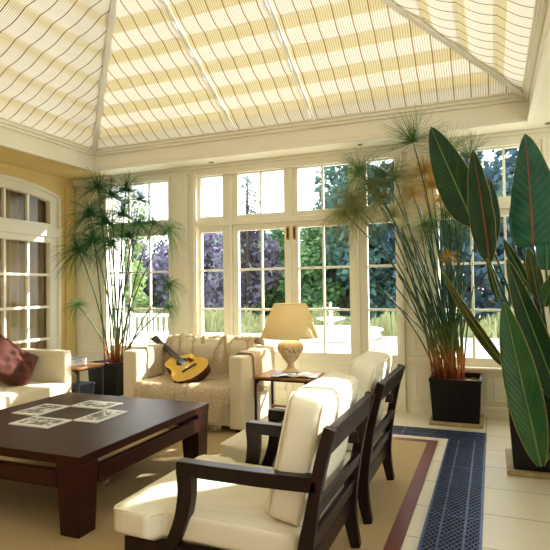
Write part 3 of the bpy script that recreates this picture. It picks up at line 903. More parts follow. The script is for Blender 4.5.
# throw
tb = thing('throw_blanket', (-2.95, 5.1, .44), 'beige paisley throw with fringe draped over the two seat sofa', 'throw')
def fold(x, t): return .012*math.sin(x*23+2*t)+.009*math.sin(x*41-3*t)+.006*math.sin(x*67+5*t)
prof = [(4.735, .10), (4.735, .25), (4.742, .38), (4.80, .448), (4.95, .455), (5.15, .452), (5.29, .462), (5.315, .58), (5.345, .74), (5.41, .872), (5.50, .885), (5.63, .87), (5.70, .80), (5.71, .60)]
pc = catmull([V((0, y, z)) for y, z in prof], 5)
npc = len(pc)-1
mb = MB()
def thr(uu, vv):
    k = vv*npc; i = min(int(k), npc-1); p = pc[i].lerp(pc[i+1], k-i)
    x0 = SX0+.175; x1 = SX1-.155
    hang = max(0, (.44-p.z)/.34) if p.y < 4.78 else 0
    x1h = x1+.02-.11*hang
    x = x0+(x1h-x0)*uu
    fo = fold(x, vv*4)
    bk = max(0, min(1, (p.z-.5)/.3)) if p.y > 5.2 else 0
    # gathered ridges radiating on the back
    rid = 0
    for cx_, sl in ((-2.95, .35), (-2.75, .1), (-2.62, -.3), (-3.3, -.1)):
        xx = x-(cx_+sl*(p.z-.45)); rid += .03*math.exp(-(xx/.022)**2)
    n = V((0, -1, 0)) if bk > 0 or hang > 0 else V((0, 0, 1))
    return p.x*0+x, p.y+(-abs(fo)*(.9*hang+bk)-rid*bk-.012*bk), p.z+.004+abs(fo)*(.5 if p.y < 5.3 else .8)+(rid*.5 if p.y > 5.36 else 0)
mb.grid(thr, 90, npc)
# part over the left arm's inner face and the right arm
def thl(uu, vv):
    q = catmull([V((SX0+.19, 0, .47)), V((SX0+.185, 0, .62)), V((SX0+.18, 0, .765)), V((SX0+.16, 0, .80)), V((SX0+.06, 0, .803))], 4)
    k = vv*(len(q)-1); i = min(int(k), len(q)-2); p = q[i].lerp(q[i+1], k-i)
    y = 4.98+uu*.62
    return p.x+.006*math.sin(y*40), y+.01*math.sin(vv*20), p.z+.003*math.sin(y*33)
mb.grid(thl, 30, 16)
def thrr(uu, vv):
    q = catmull([V((SX1-.165, 0, .47)), V((SX1-.165, 0, .72)), V((SX1-.14, 0, .782)), V((SX1-.03, 0, .782)), V((SX1+.014, 0, .755)), V((SX1+.018, 0, .60)), V((SX1+.02, 0, .42))], 4)
    k = vv*(len(q)-1); i = min(int(k), len(q)-2); p = q[i].lerp(q[i+1], k-i)
    out = max(0, (vv-.55)/.45)
    y = 4.98+.10*out+uu*(.66-.30*out)
    return p.x+.009*math.sin(y*34+vv*3)+.012*out, y, p.z+.006*math.sin(y*30)+.004-.05*out*math.sin(uu*3)
mb.grid(thrr, 36, 24)
mb.build('blanket', M['paisley'], tb, solid=.006)
fg = MB()
def tassel(p, d, l=.055):
    p = V(p); d = V(d)
    for k in range(3):
        q = d+V((R_.uniform(-.25, .25), R_.uniform(-.25, .25), R_.uniform(-.15, .15))); q.normalize()
        fg.tube([p, p+q*l*.5, p+q*l+V((0, 0, -.01))], [.0035, .003, .0015], 4)
for i in range(34):   # right side edge of the hanging part and its hem
    k = i/33; 
    if i < 20:
        z = .44-.34*(i/19); x = SX1-.155+.02-.11*(i/19)
        tassel((x, 4.728, z), (.6, -.25, -.75))
for i in range(48): tassel((SX0+.2+(SX1-.135-.11-SX0-.2)*i/47, 4.725, .105), (0, -.15, -1), .06)
for i in range(16):
    y = 5.08+.36*i/15; tassel((SX1+.03, y, .42-.05*math.sin(i/15*3)), (.1, 0, -1), .05)
f_ = fg.build('fringe', M['fringe'], tb); f_['kind'] = 'stuff'; f_['label'] = 'cream wool fringe'

# guitar
def build_guitar():
    tail = V((-2.865, 4.90, .545)); head = P(153.5, 337, 5.47)
    a = (head-tail); Lg = a.length; a.normalize()
    n0 = V((.04, -.56, .83)); n = (n0-a*n0.dot(a)).normalized(); bx = a.cross(n)  # across
    if bx.x < 0: bx = -bx
    root = thing('acoustic_guitar', tuple(tail), 'golden topped acoustic guitar with dark red sides lying on the throw', 'guitar')
    GS = Lg/1.04
    def W(x, y, z): return tail + (bx*x + a*y + n*z)*GS
    def hw(y):
        # half width of the body along its length .49
        pts = [(0, 0.0), (.008, .07), (.03, .125), (.07, .172), (.13, .197), (.19, .188), (.25, .152), (.30, .133), (.35, .138), (.40, .148), (.44, .14), (.47, .105), (.487, .06), (.49, 0)]
        for (y0, w0), (y1, w1) in zip(pts, pts[1:]):
            if y <= y1: return w0+(w1-w0)*((y-y0)/(y1-y0)) 
        return 0
    ysamp = [.49*(.5-.5*math.cos(PI*i/36)) for i in range(37)]
    left = [(-hw(y), y) for y in ysamp]
    right = []
    for y in reversed(ysamp[1:-1]):
        w_r = hw(y)
        if y > .375: w_r = min(w_r, .148-.118*min(1, (y-.375)/.05))   # cutaway
        right.append((w_r, y))
    ol = left+right
    n_o = len(ol); D = .098
    sd = MB()
    sd.add([W(x, y, -.002) for x, y in ol]+[W(x, y, -D+.012*(1-y)) for x, y in ol], [(i, (i+1)%n_o, n_o+(i+1)%n_o, n_o+i) for i in range(n_o)]+[tuple(range(n_o, 2*n_o))])
    body = sd.build('body', M['rosewood'], root); body['label'] = 'dark red guitar sides'
    tp = MB(); tp.add([W(x*1.005, .245+(y-.245)*1.005, -.002) for x, y in ol]+[W(x*.995, .245+(y-.245)*.995, .004) for x, y in ol], [tuple(range(n_o, 2*n_o)), tuple(reversed(range(n_o)))]+[(i, (i+1)%n_o, n_o+(i+1)%n_o, n_o+i) for i in range(n_o)])
    so = tp.build('soundboard', M['spruce'], root); so['label'] = 'golden soundboard'
    def disc(r0, r1, cy, z0, z1, nm, mat, par):
        mb = MB(); vs = []; m = 28
        for r, z in ((r0, z0), (r1, z0), (r1, z1), (r0, z1)):
            for k in range(m): vs.append(W(r*math.cos(2*PI*k/m), cy+r*math.sin(2*PI*k/m), z))
        fs = [(j*m+k, j*m+(k+1)%m, ((j+1)%4)*m+(k+1)%m, ((j+1)%4)*m+k) for j in range(4) for k in range(m)]
        mb.add(vs, fs); mb.build(nm, mat, par)
    disc(.0005, .049, .325, .004, .0048, 'soundhole', M['hole_shade'], so)  # flat black disc on the soundboard, stands for the shade inside the body
    disc(.050, .060, .325, .004, .0052, 'rosette', M['neckwood'], so)
    def slab(x0, x1, y0, y1, z0, z1, nm, mat, par, xt=None):
        mb = MB(); k = xt or (x0, x1)
        vs = [W(x0, y0, z0), W(x1, y0, z0), W(k[1], y1, z0), W(k[0], y1, z0), W(x0, y0, z1), W(x1, y0, z1), W(k[1], y1, z1), W(k[0], y1, z1)]
        mb.add(vs, [(3,2,1,0), (4,5,6,7), (0,1,5,4), (1,2,6,5), (2,3,7,6), (3,0,4,7)])
        return mb.build(nm, mat, par, bevel=.0015)
    slab(-.078, .078, .148, .175, .004, .012, 'bridge', M['neckwood'], so)
    slab(.045, .10, .235, .335, .004, .0055, 'pickguard', M['tortoise'], so, (.052, .085))
    nk = slab(-.028, .028, .43, .86, -.018, .006, 'neck', M['maple'], root, (-.022, .022))
    slab(-.028, .028, .365, .86, .0062, .0125, 'fingerboard', M['neckwood'], nk, (-.022, .022))
    hs = slab(-.026, .026, .862, 1.04, -.016, .004, 'headstock', M['neckwood'], root, (-.036, .036))
    for s in (-1, 1):
        for j in range(3):
            y = .89+j*.05
            mb = MB(); mb.tube([W(s*.025, y, -.006), W(s*.055, y, -.006)], .006, 6); mb.build('tuning_peg', M['steel'], hs)
    for j in range(6):
        x = -.018+.0072*j
        mb = MB(); mb.tube([W(x*1.3, .165, .0135), W(x, .86, .0155)], .0009, 4); mb.build('string', M['steel'], root)
build_guitar()

# ------------------------------------------------------------------ left sofa
ls = thing('sofa', (-4.9, 3.4, .011), 'long cream sofa along the left side behind the coffee table', 'sofa')
FX = -4.45; AY1 = 4.83
armblock(-5.42, FX, AY1-.125, AY1, .05, .765, ls)
armblock(-5.42, FX, 2.15, 2.275, .05, .765, ls)
MB().box(-5.42, FX+.0, 2.275, AY1-.125, .07, .27).build('base', M['sofacloth'], ls, bevel=.015)
MB().box(-5.42, -5.25, 2.275, AY1-.125, .27, .80).build('backrest', M['sofacloth'], ls, bevel=.03, seg=3)
for y0, y1 in ((2.28, 3.48), (3.49, AY1-.13)):
    sc = MB(); sc.cushion((-5.12+FX+.05)/2, (y0+y1)/2, .345, FX+.05+5.12, y1-y0-.005, .15, .012, .02, 14)
    so = sc.build('seat_cushion', M['sofacloth'], ls)
    pp = MB(); xx0, xx1, yy0, yy1 = -5.11, FX+.052, y0+.004, y1-.004; zz = .408
    pp.tube([(xx0, yy1, zz), (xx1-.02, yy1, zz), (xx1, yy1-.02, zz), (xx1, yy0+.02, zz), (xx1-.02, yy0, zz), (xx0, yy0, zz)], .006, 6)
    pp.build('piping', M['piping'], so)
    sc = MB(); sc.cushion(-5.16, (y0+y1)/2, .62, .17, y1-y0-.04, .40, .03, .05, 10); sc.build('back_cushion', M['sofacloth'], ls)
for x in (-5.35, FX-.07):
    for y in (2.22, AY1-.065): MB().lathe([(.022, .012), (.028, .05)], (x, y, 0), 12).build('foot', M['chairwood'], ls)
# velvet pillow
def pillow():
    c0 = V((-4.82, 4.33, .665)); ax = V((.22, .78, -.58)).normalized(); n = V((.80, -.30, .50)); n = (n-ax*n.dot(ax)).normalized(); up = n.cross(ax)
    if up.z < 0: up = -up
    mb = MB(); n_g = 26
    def surf(sgn):
        def fn(uu, vv):
            u_, v_ = 2*uu-1, 2*vv-1
            pin = 1-.10*(1-abs(u_)**2)*abs(v_)**3; pin2 = 1-.10*(1-abs(v_)**2)*abs(u_)**3
            h = .105*((1-u_**4)*(1-v_**4))**.55
            cr = .010*math.sin(9*u_+4*v_+2*math.sin(3*v_))*(1-u_**2)*(1-v_**2)+.007*math.sin(15*v_-7*u_)*(1-u_**2)*(1-v_**2)
            x, y = u_*.285*pin2, v_*.25*pin
            if v_ > .0: y -= .05*v_*(1-(u_+.2)**2)*.6
            return c0+ax*x+up*y+n*(sgn*h+cr)
        return fn
    mb.grid(surf(1), n_g, n_g); g = MB(); mb.grid(surf(-1), n_g, n_g)
    o = mb.build('throw_pillow', M['velvet'])
    bm = bmesh.new(); bm.from_mesh(o.data); bmesh.ops.remove_doubles(bm, verts=bm.verts, dist=.0005); bmesh.ops.recalc_face_normals(bm, faces=bm.faces); bm.to_mesh(o.data); bm.free()
    tag(o, 'crumpled rust brown velvet pillow on the left sofa', 'pillow')
pillow()

# ------------------------------------------------------------------ side tables
def side_table(x0, x1, y0, y1, z, label, shelf):
    t_ = thing('side_table', ((x0+x1)/2, (y0+y1)/2, .0), label, 'side table')
    MB().box(x0, x1, y0, y1, z-.022, z).build('tabletop', M['oak'], t_, bevel=.004)
    fr = MB()
    for a, b_, c_, d_ in ((x0+.01, x1-.01, y0+.01, y0+.025), (x0+.01, x1-.01, y1-.025, y1-.01), (x0+.01, x0+.025, y0+.025, y1-.025), (x1-.025, x1-.01, y0+.025, y1-.025)):
        fr.box(a, b_, c_, d_, z-.04, z-.022)
    fr.build('frame', M['iron'], t_)
    for x in (x0+.02, x1-.02):
        for y in (y0+.02, y1-.02):
            leg = MB().box(x-.011, x+.011, y-.011, y+.011, 0.0 if y > 5.2 else .012, z-.04)
            l_ = leg.build('leg', M['iron'], t_, bevel=.003)
            k = MB(); sx_ = 1 if x < (x0+x1)/2 else -1
            k.add([(x, y-.006, z-.04), (x+sx_*.05, y-.006, z-.04), (x, y-.006, z-.09), (x, y+.006, z-.04), (x+sx_*.05, y+.006, z-.04), (x, y+.006, z-.09)], [(0,1,2), (5,4,3), (0,3,4,1), (1,4,5,2), (2,5,3,0)])
            k.build('bracket', M['iron'], l_)
    if shelf:
        MB().box(x0+.02, x1-.02, y1-.06, y1-.012, .195, .215).build('stretcher', M['oak'], t_, bevel=.003)
    return t_
side_table(-2.20, -1.61, 4.84, 5.31, .575, 'oak topped black iron side table between the two seat sofa and the far armchair', True)
side_table(-4.98, -4.395, 4.87, 5.32, .55, 'oak topped black iron side table in the corner behind the left sofa', False)
# lamp
LPX, LPY, LPZ = -1.925, 5.17, .575
lp = thing('table_lamp', (LPX, LPY, LPZ), 'carved stone urn table lamp with pleated cream shade on the oak side table', 'lamp')
prof = [(.085, 0), (.088, .012), (.08, .022), (.062, .032), (.04, .05), (.03, .075), (.032, .095), (.045, .115), (.074, .145), (.094, .18), (.10, .215), (.10, .24)]
MB().lathe(prof, (LPX, LPY, LPZ), 40, lambda k, n, j: 1+(.035*math.cos(k*2*PI/n*12) if 6 < j < 11 else 0)).build('urn_base', M['stone'], lp)
cap_ = MB(); cap_.lathe([(.10, .225), (.13, .245), (.128, .275), (.108, .305), (.06, .328), (.018, .33), (.014, .34)], (LPX, LPY, LPZ), 48, lambda k, n, j: 1+.05*math.cos(k*2*PI/n*14)*(1 if j < 4 else .2))
for k in range(16):
    a = 2*PI*k/16; c_ = V((LPX+.112*math.cos(a), LPY+.112*math.sin(a), LPZ+.225+.012*(k % 2)))
    cap_.lathe([(.002, -.022), (.016, -.014), (.021, 0), (.016, .014), (.002, .022)], c_, 8)
cap_.build('carved_crown', M['stone'], lp)
MB().tube([(LPX, LPY, LPZ+.335), (LPX, LPY, LPZ+.43)], .007, 8).build('lamp_stem', M['brass'], lp)
sh = MB(); npl = 128
sh.lathe([(.298, .365), (.296, .37), (.165, .70), (.163, .705)], (LPX, LPY, LPZ), npl, lambda k, n, j: 1+.014*(1 if k % 2 else -1), cap=False)
so = sh.build('lamp_shade', M['shade'], lp, solid=.002)
for rr, zz in ((.299, .366), (.166, .703)):
    rim = MB(); rim.tube([(LPX+rr*math.cos(2*PI*k/48), LPY+rr*math.sin(2*PI*k/48), LPZ+zz) for k in range(49)], .004, 5, False)
    rim.build('shade_rim', M['shade'], so)
sp = MB()
for k in range(3):
    a = 2*PI*k/3; sp.tube([(LPX, LPY, LPZ+.43), (LPX+.16*math.cos(a), LPY+.16*math.sin(a), LPZ+.695)], .002, 5)
sp.build('shade_carrier', M['brass'], lp)
lb_ = bpy.data.objects.new('lamp_bulb', bpy.data.lights.new('lamp_bulb', 'POINT')); C.objects.link(lb_); lb_.location = (LPX, LPY, LPZ+.5); lb_.data.energy = 1.6; lb_.data.color = (1, .86, .62); lb_.data.shadow_soft_size = .05
# open magazine
om = thing('open_magazine', (-1.80, 4.97, .575), 'open magazine lying face up on the oak side table beside the lamp', 'magazine')
ca, sa = math.cos(.16), math.sin(.16)
def rot(x, y): return (-1.80+x*ca-y*sa, 4.97+x*sa+y*ca)
cv = MB()
def cvf(uu, vv): x, y = rot(-.232+.464*uu, -.118+.236*vv); return (x, y, .5765)
cv.grid(cvf, 6, 4); cv.build('cover', M['cover_dark'], om, solid=.002)
for s in (-1, 1):
    pg = MB()
    def pgf(uu, vv, s=s):
        x, y = rot(s*(.004+.22*uu), -.11+.22*vv); return (x, y, .5785+.016*math.sin(PI*min(1, uu*1.25+.06))**.8+.004*uu)
    pg.grid(pgf, 12, 4)
    pg.build('page', M['paper'] if s > 0 else M['print2'], om, solid=.003)
# stack of books, navy box
zb = .55
for i, (dx, dy, th_, mt, lb) in enumerate(((0, 0, .022, 'cover_blue', 'blue grey book at the bottom of the stack on the corner side table'), (.01, -.01, .018, 'paper', 'white book second up in the stack on the corner side table'),
        (-.01, .012, .02, 'cover_red', 'dull red book third up in the stack on the corner side table'), (.004, .0, .022, 'cover_blue', 'blue grey book on top of the stack on the corner side table'))):
    bk = thing('book', (-4.70+dx, 5.10+dy, zb), lb, 'book', 'books on the corner side table')
    x0, x1, y0, y1 = -4.86+dx, -4.56+dx, 4.98+dy, 5.20+dy
    MB().box(x0+.006, x1-.004, y0+.004, y1-.004, zb+.003, zb+th_-.003).build('pages', M['paper'], bk)
    q = MB(); q.box(x0, x1, y0, y1, zb, zb+.003); q.box(x0, x1, y0, y1, zb+th_-.003, zb+th_); q.box(x0, x0+.004, y0, y1, zb+.003, zb+th_-.003)
    q.build('cover', M[mt], bk); zb += th_
nb = thing('storage_box', (-4.62, 5.12, 0), 'small navy box on the floor under the corner side table', 'box')
MB().box(-4.74, -4.50, 4.99, 5.25, .012, .30).build('carcass', M['navy'], nb, bevel=.006)
MB().box(-4.75, -4.49, 4.98, 5.26, .30, .33).build('lid', M['navy'], nb, bevel=.006)
MB().box(-4.66, -4.58, 4.972, 4.98, .305, .325).build('clasp', M['chrome'], nb, bevel=.002)

# ------------------------------------------------------------------ planters
def planter(cx, cy, top, bot, h, label, zb=.0, tray=True, tw=None):
    p = thing('planter', (cx, cy, zb), label, 'planter', 'tapered black planters')
    z0 = zb
    if tray:
        tw = tw or bot+.07
        t_ = MB(); t_.box(cx-tw/2, cx+tw/2, cy-tw/2, cy+tw/2, zb+.002, zb+.038)
        t_.build('plinth', M['traywood'], p, bevel=.003); z0 = zb+.038
    q = MB()
    def ringv(w_, z): return [(cx-w_/2, cy-w_/2, z), (cx+w_/2, cy-w_/2, z), (cx+w_/2, cy+w_/2, z), (cx-w_/2, cy+w_/2, z)]
    zt_ = z0+h
    vs = ringv(bot, z0)+ringv(top-.004, zt_-.03)+ringv(top+.012, zt_-.03)+ringv(top+.012, zt_)+ringv(top-.04, zt_)+ringv(top-.05, zt_-.10)
    fs = [(3,2,1,0)]
    for j in range(5):
        for k in range(4): fs.append((j*4+k, j*4+(k+1)%4, (j+1)*4+(k+1)%4, (j+1)*4+k))
    q.add(vs, fs); q.build('pot', M['black'], p, bevel=.004)
    s_ = MB()
    def sf(uu, vv): return (cx+(uu-.5)*(top-.047), cy+(vv-.5)*(top-.047), zt_-.05+.01*math.sin(uu*31)*math.sin(vv*27)+R_.uniform(-.004, .004))
    s_.grid(sf, 24, 24); s_.build('soil', M['soil'], p)
    return zt_-.05
zs_r = planter(-.375, 6.055, .505, .455, .44, 'tapered black planter by the right hand window holding tall papyrus')
zs_l = planter(-4.80, 5.98, .47, .43, .44, 'tapered black planter in the left corner holding papyrus')
zs_s = planter(.375, 4.76, .56, .50, .50, 'tapered black planter at the right edge holding paddle leaved plant', tw=.60)

# ------------------------------------------------------------------ papyrus
def umbel(c, d, n, Lf, droop, spread, rad, rng, ribs=5):
    mb = MB(); c = V(c); d = V(d).normalized()
    a = d.cross(V((.3, .5, .8))).normalized(); b_ = d.cross(a)
    for i in range(n):
        th_ = spread*rng.random()**.7; ph = rng.random()*2*PI
        dr_ = d*math.cos(th_)+(a*math.cos(ph)+b_*math.sin(ph))*math.sin(th_)
        l = Lf*rng.uniform(.7, 1.08); pts = []
        wob = V((rng.uniform(-1, 1), rng.uniform(-1, 1), rng.uniform(-1, 1)))*.02*l/.3
        for k in range(ribs+1):
            t_ = k/ribs; q = c+dr_*l*t_+V((0, 0, -droop*l*t_*t_*t_))+wob*math.sin(PI*t_)
            q.y = min(q.y, 6.245)
            if q.y > 5.88 or q.x < -5.03: q.z = min(q.z, 3.06)
            pts.append(q)
        mb.tube(pts, [rad*(1-.6*k/ribs) for k in range(ribs+1)], 3, False)
    return mb
DENS = 1.9
def papyrus(root, base, spread, tips, extra, rng, thick=1.0, frad=.0019, flen=1.12):
    """tips: (px, py, Y, material, n, L, droop, spread)"""
    k = 0
    for (px, py, Y, mt, n, Lf, dp, sp_) in tips:
        tip = P(px, py, Y); b0 = V((base[0]+rng.uniform(-1, 1)*spread, base[1]+rng.uniform(-1, 1)*spread*.8, base[2]-.02))
        b0.x += max(-.06, min(.06, (tip.x-base[0])*.10))
        midp = V((b0.x+(tip.x-b0.x)*.28, b0.y+(tip.y-b0.y)*.3, b0.z+(tip.z-b0.z)*.58))
        pts = bez(b0, midp, tip, 12)
        st = MB(); st.tube(pts, [(.0085-.0042*i/12)*thick for i in range(13)], 6); st.build('stem', M['stem'], root)
        if n:
            dr_ = (pts[-1]-pts[-2]).normalized()
            um = umbel(tip, dr_, int(n*DENS), Lf*flen, dp*.7, min(2.5, sp_*1.25), frad, rng)
            um.build('umbel', M[mt], root)
rg = random.Random(5)
pr_ = thing('papyrus_plant', (-.375, 6.075, zs_r), 'tall papyrus with fine umbels and rust stem bases in planter by the right hand window', 'plant')
tipsR = [
 (413, 142, 5.5, 'umbel', 95, .36, .12, 1.3), (372, 186, 5.85, 'umbel', 130, .38, .35, 1.7), (352, 200, 5.8, 'umbel_olive', 120, .36, .5, 1.8),
 (357, 212, 5.75, 'umbel_olive', 110, .32, .75, 1.9), (360, 172, 6.1, 'umbel', 110, .34, .3, 1.6), (382, 198, 5.7, 'umbel_olive', 110, .34, .55, 1.7), (344, 214, 5.72, 'umbel_olive', 90, .30, .9, 1.9),
 (392, 217, 6.0, 'umbel_olive', 70, .24, .2, 1.7), (424, 172, 6.1, 'umbel_gold', 110, .28, .3, 1.6), (432, 186, 6.0, 'umbel_gold', 110, .28, .4, 1.7), (413, 194, 5.95, 'umbel_gold', 70, .22, .3, 1.6),
 (442, 172, 6.15, 'umbel_gold', 90, .26, .3, 1.6), (446, 152, 5.7, 'umbel', 70, .30, .1, 1.3), (470, 158, 5.95, 'umbel', 80, .30, .15, 1.4), (440, 200, 5.9, 'umbel_gold', 60, .22, .6, 1.8),
 (452, 196, 6.0, 'umbel_gold', 70, .25, .3, 1.6), (425, 224, 5.95, 'umbel', 50, .18, .5, 1.8), (448, 256, 5.9, 'umbel_gold', 60, .13, .5, 1.9), (462, 205, 6.1, 'umbel', 70, .30, .8, 1.8),
 (447, 214, 6.0, 'umbel', 60, .30, .9, 1.8), (436, 226, 6.1, 'umbel', 50, .26, .9, 1.8), (458, 230, 6.0, 'umbel', 40, .24, .9, 1.7), (402, 228, 5.9, 'umbel_olive', 26, .16, .5, 1.6), (384, 176, 5.95, 'umbel', 90, .3, .3, 1.6),
 (395, 178, 5.9, 'umbel_olive', 80, .3, .4, 1.6), (404, 250, 5.95, 'umbel', 0, 0, 0, 0), (412, 240, 5.9, 'umbel', 24, .15, .6, 1.7)]
for i in range(26):
    tipsR.append((rg.uniform(424, 475), rg.uniform(190, 300), rg.uniform(5.85, 6.2), 'umbel', 0, 0, 0, 0))
for i in range(12):
    tipsR.append((rg.uniform(372, 425), rg.uniform(200, 290), rg.uniform(5.75, 6.1), 'umbel', 0, 0, 0, 0))
papyrus(pr_, (-.42, 6.05, zs_r), .13, tipsR, 0, rg, 1.3)
pl_ = thing('papyrus_plant', (-4.80, 5.98, zs_l), 'dark green papyrus with drooping umbels in planter in the left corner', 'plant')
tipsL = [
 (98, 188, 5.9, 'umbel_deep', 110, .34, .35, 1.7), (112, 196, 5.85, 'umbel_deep', 110, .33, .4, 1.7), (126, 190, 5.95, 'umbel_deep', 100, .32, .4, 1.6), (140, 200, 6.0, 'umbel_deep', 80, .28, .4, 1.6),
 (90, 214, 5.8, 'umbel_deep', 110, .33, .5, 1.8), (106, 222, 5.85, 'umbel_deep', 120, .34, .5, 1.8), (122, 214, 5.9, 'umbel_deep', 110, .33, .5, 1.8), (78, 250, 5.7, 'umbel_deep', 130, .33, .55, 1.9), (93, 240, 5.8, 'umbel_deep', 120, .32, .6, 1.9),
 (111, 244, 5.9, 'umbel_deep', 110, .30, .6, 1.9), (128, 236, 5.9, 'umbel_deep', 90, .28, .6, 1.8), (140, 224, 5.95, 'umbel_deep', 80, .26, .5, 1.7), (153, 223, 5.7, 'umbel_deep', 50, .22, .6, 1.6), (168, 230, 5.65, 'umbel', 60, .25, .8, 1.8),
 (169, 285, 5.6, 'umbel', 80, .20, .8, 1.8), (168, 307, 5.62, 'umbel', 50, .14, .8, 1.8), (77, 305, 5.8, 'umbel', 60, .18, .6, 1.8), (112, 285, 6.0, 'umbel', 26, .10, .3, 1.7), (132, 310, 5.95, 'umbel', 20, .08, .3, 1.7)]
papyrus(pl_, (-4.72, 5.96, zs_l), .12, tipsL, 0, rg, 1.35, .0025, 1.2)

# ------------------------------------------------------------------ paddle leaved plant
sp_ = thing('paddle_leaf_plant', (.375, 4.76, zs_s), 'large paddle leaved green plant in planter at the right edge', 'plant')
BASE = V((.40, 4.76, zs_s-.02))
def leaf(tip, base, width, face, mat, rib, bow=.05, fold_=.15, shape=1.0, asym=0, ripple=.0, edge=True, petiole=None, pmat='petiole', curl=0):
    tip, base = V(tip), V(base); ax = tip-base; Ln = ax.length
    nrm = V(face); nrm = (nrm-ax*(nrm.dot(ax)/ax.dot(ax))).normalized()
    side = ax.normalized().cross(nrm)
    ctr = base.lerp(tip, .5)+nrm*bow*Ln
    sp = bez(base, ctr, tip, 24); mb = MB(); nu, nv = 14, 24; uv = []
    def wd(t_): return width/2*(math.sin(PI*min(1, max(0, t_**(.72*shape))))**.62)*(1 if t_ < .985 else .25)
    edgeL, edgeR = [], []
    for j in range(nv+1):
        t_ = j/nv; w2 = max(.003, wd(min(.995, max(.01, t_))))
        for i in range(nu+1):
            u_ = 2*i/nu-1
            rp = ripple*math.sin(t_*26+(2 if u_ > 0 else 0))*abs(u_)**2*w2
            p = sp[j]+side*(u_*w2*(1+asym*(1 if u_ > 0 else -1)))+nrm*(fold_*w2*(abs(u_)**1.4)+rp+curl*w2*u_*abs(u_))
            mb.v.append(p); uv.append((u_, t_)); 
            if i == 0: edgeL.append(p)
            if i == nu: edgeR.append(p)
    for j in range(nv):
        for i in range(nu):
            mb.f.append([j*(nu+1)+i, j*(nu+1)+i+1, (j+1)*(nu+1)+i+1, (j+1)*(nu+1)+i]); mb.sm.append(True)
    mb.uv = uv
    lf = mb.build('leaf', M[mat], sp_, solid=.0025)
    r = MB(); r.tube([p+nrm*.004 for p in sp], [.009*(1-.75*i/24) for i in range(25)], 6); ro = r.build('midrib', M[rib], lf)
    if edge:
        e = MB(); e.tube(edgeL, .0022, 4, False); e.tube(edgeR, .0022, 4, False); e.build('leaf_margin', M['leafedge'], lf)
    if petiole is not None:
        d_ = (sp[0]-sp[1]).normalized()
        st = MB(); pts = bez(petiole, V(petiole).lerp(base, .55)+d_*.12+V((0, 0, .1)), base, 14)
        st.tube(pts, [.016-.007*i/14 for i in range(15)], 8); st.build('petiole', M[pmat], sp_)
    return lf
fc = V((-.25, -1, .25))
B = lambda dx, dy: BASE+V((dx, dy, 0))
leaf(P(431, 127, 4.85), P(474, 224, 4.82), .31, (-.35, -.8, .35), 'leaf_dark', 'midrib_green', .04, .10, .9, petiole=B(-.05, .05))
leaf(P(473, 150, 4.68), P(490, 262, 4.66), .215, (-.5, -.9, .1), 'leaf_dark', 'midrib_red', -.03, .35, 1.0, ripple=.05, petiole=B(0, -.02))
leaf(P(489, 178, 4.78), P(492, 245, 4.76), .14, (.2, -1, .1), 'leaf_dark', 'midrib_green', .02, .2, 1.0, petiole=B(.02, .05))
leaf(P(525, 134, 4.60), P(533.5, 246, 4.55), .425, (-.55, -.85, .42), 'leaf_gloss', 'midrib_red', -.03, -.22, .62, ripple=.03, petiole=B(.05, -.05))
leaf(P(504, 302, 4.10), P(541, 466, 4.02), .225, (-.15, -1, .25), 'leaf_mid', 'midrib_green', .03, .22, 1.15, ripple=.06, petiole=B(.16, -.16))
leaf(P(442, 271, 4.45), P(505, 366, 4.62), .10, (-.6, -.4, .75), 'leaf_spot', 'midrib_green', .06, .3, .8, petiole=B(-.08, -.08))
leaf(P(507, 259, 4.35), P(560, 400, 4.5), .20, (-.35, -1, .3), 'leaf_dark', 'midrib_green', .03, .25, .8, petiole=B(.1, -.05))
leaf(P(503, 238, 4.6), P(526, 282, 4.66), .085, (-.4, -.9, .3), 'leaf_dark', 'midrib_green', .05, .3, .9, petiole=B(.0, .0))
leaf(P(528, 248, 4.7), P(537, 296, 4.72), .12, (.2, -1, .1), 'leaf_spot', 'midrib_green', .03, .3, .9, petiole=B(.04, .08), pmat='petiole_dry')
leaf(P(557, 268, 4.6), P(543, 306, 4.68), .13, (.3, -1, .3), 'leaf_mid', 'midrib_green', .03, .3, .9, petiole=B(.1, .1))
leaf(P(531, 300, 4.75), P(540, 360, 4.78), .15, (-.3, -1, .1), 'leaf_dark', 'midrib_green', .03, .3, .9, petiole=B(.06, .02))
leaf(P(528, 318, 4.9), P(515, 372, 4.85), .12, (-.3, -1, .1), 'leaf_mid', 'midrib_green', .03, .3, .9, petiole=B(-.02, .08))
leaf(P(487, 258, 4.62), P(499, 300, 4.66), .06, (-.6, -1, 0), 'leaf_dark', 'midrib_green', .03, .5, .9, ripple=.15, petiole=None)
leaf(P(543, 195, 4.9), P(546, 270, 4.85), .26, (.5, -1, .1), 'leaf_gloss', 'midrib_green', .03, .3, .8, petiole=B(.1, .1))
for dx, top, mt in ((-.02, P(513, 240, 4.72), 'petiole_dry'), (.03, P(521, 250, 4.75), 'petiole_dry')):
    st = MB(); st.tube(bez(B(dx, 0), B(dx-.04, 0)+V((0, 0, .6)), top, 12), [.013-.006*i/12 for i in range(13)], 7); st.build('petiole', M[mt], sp_)

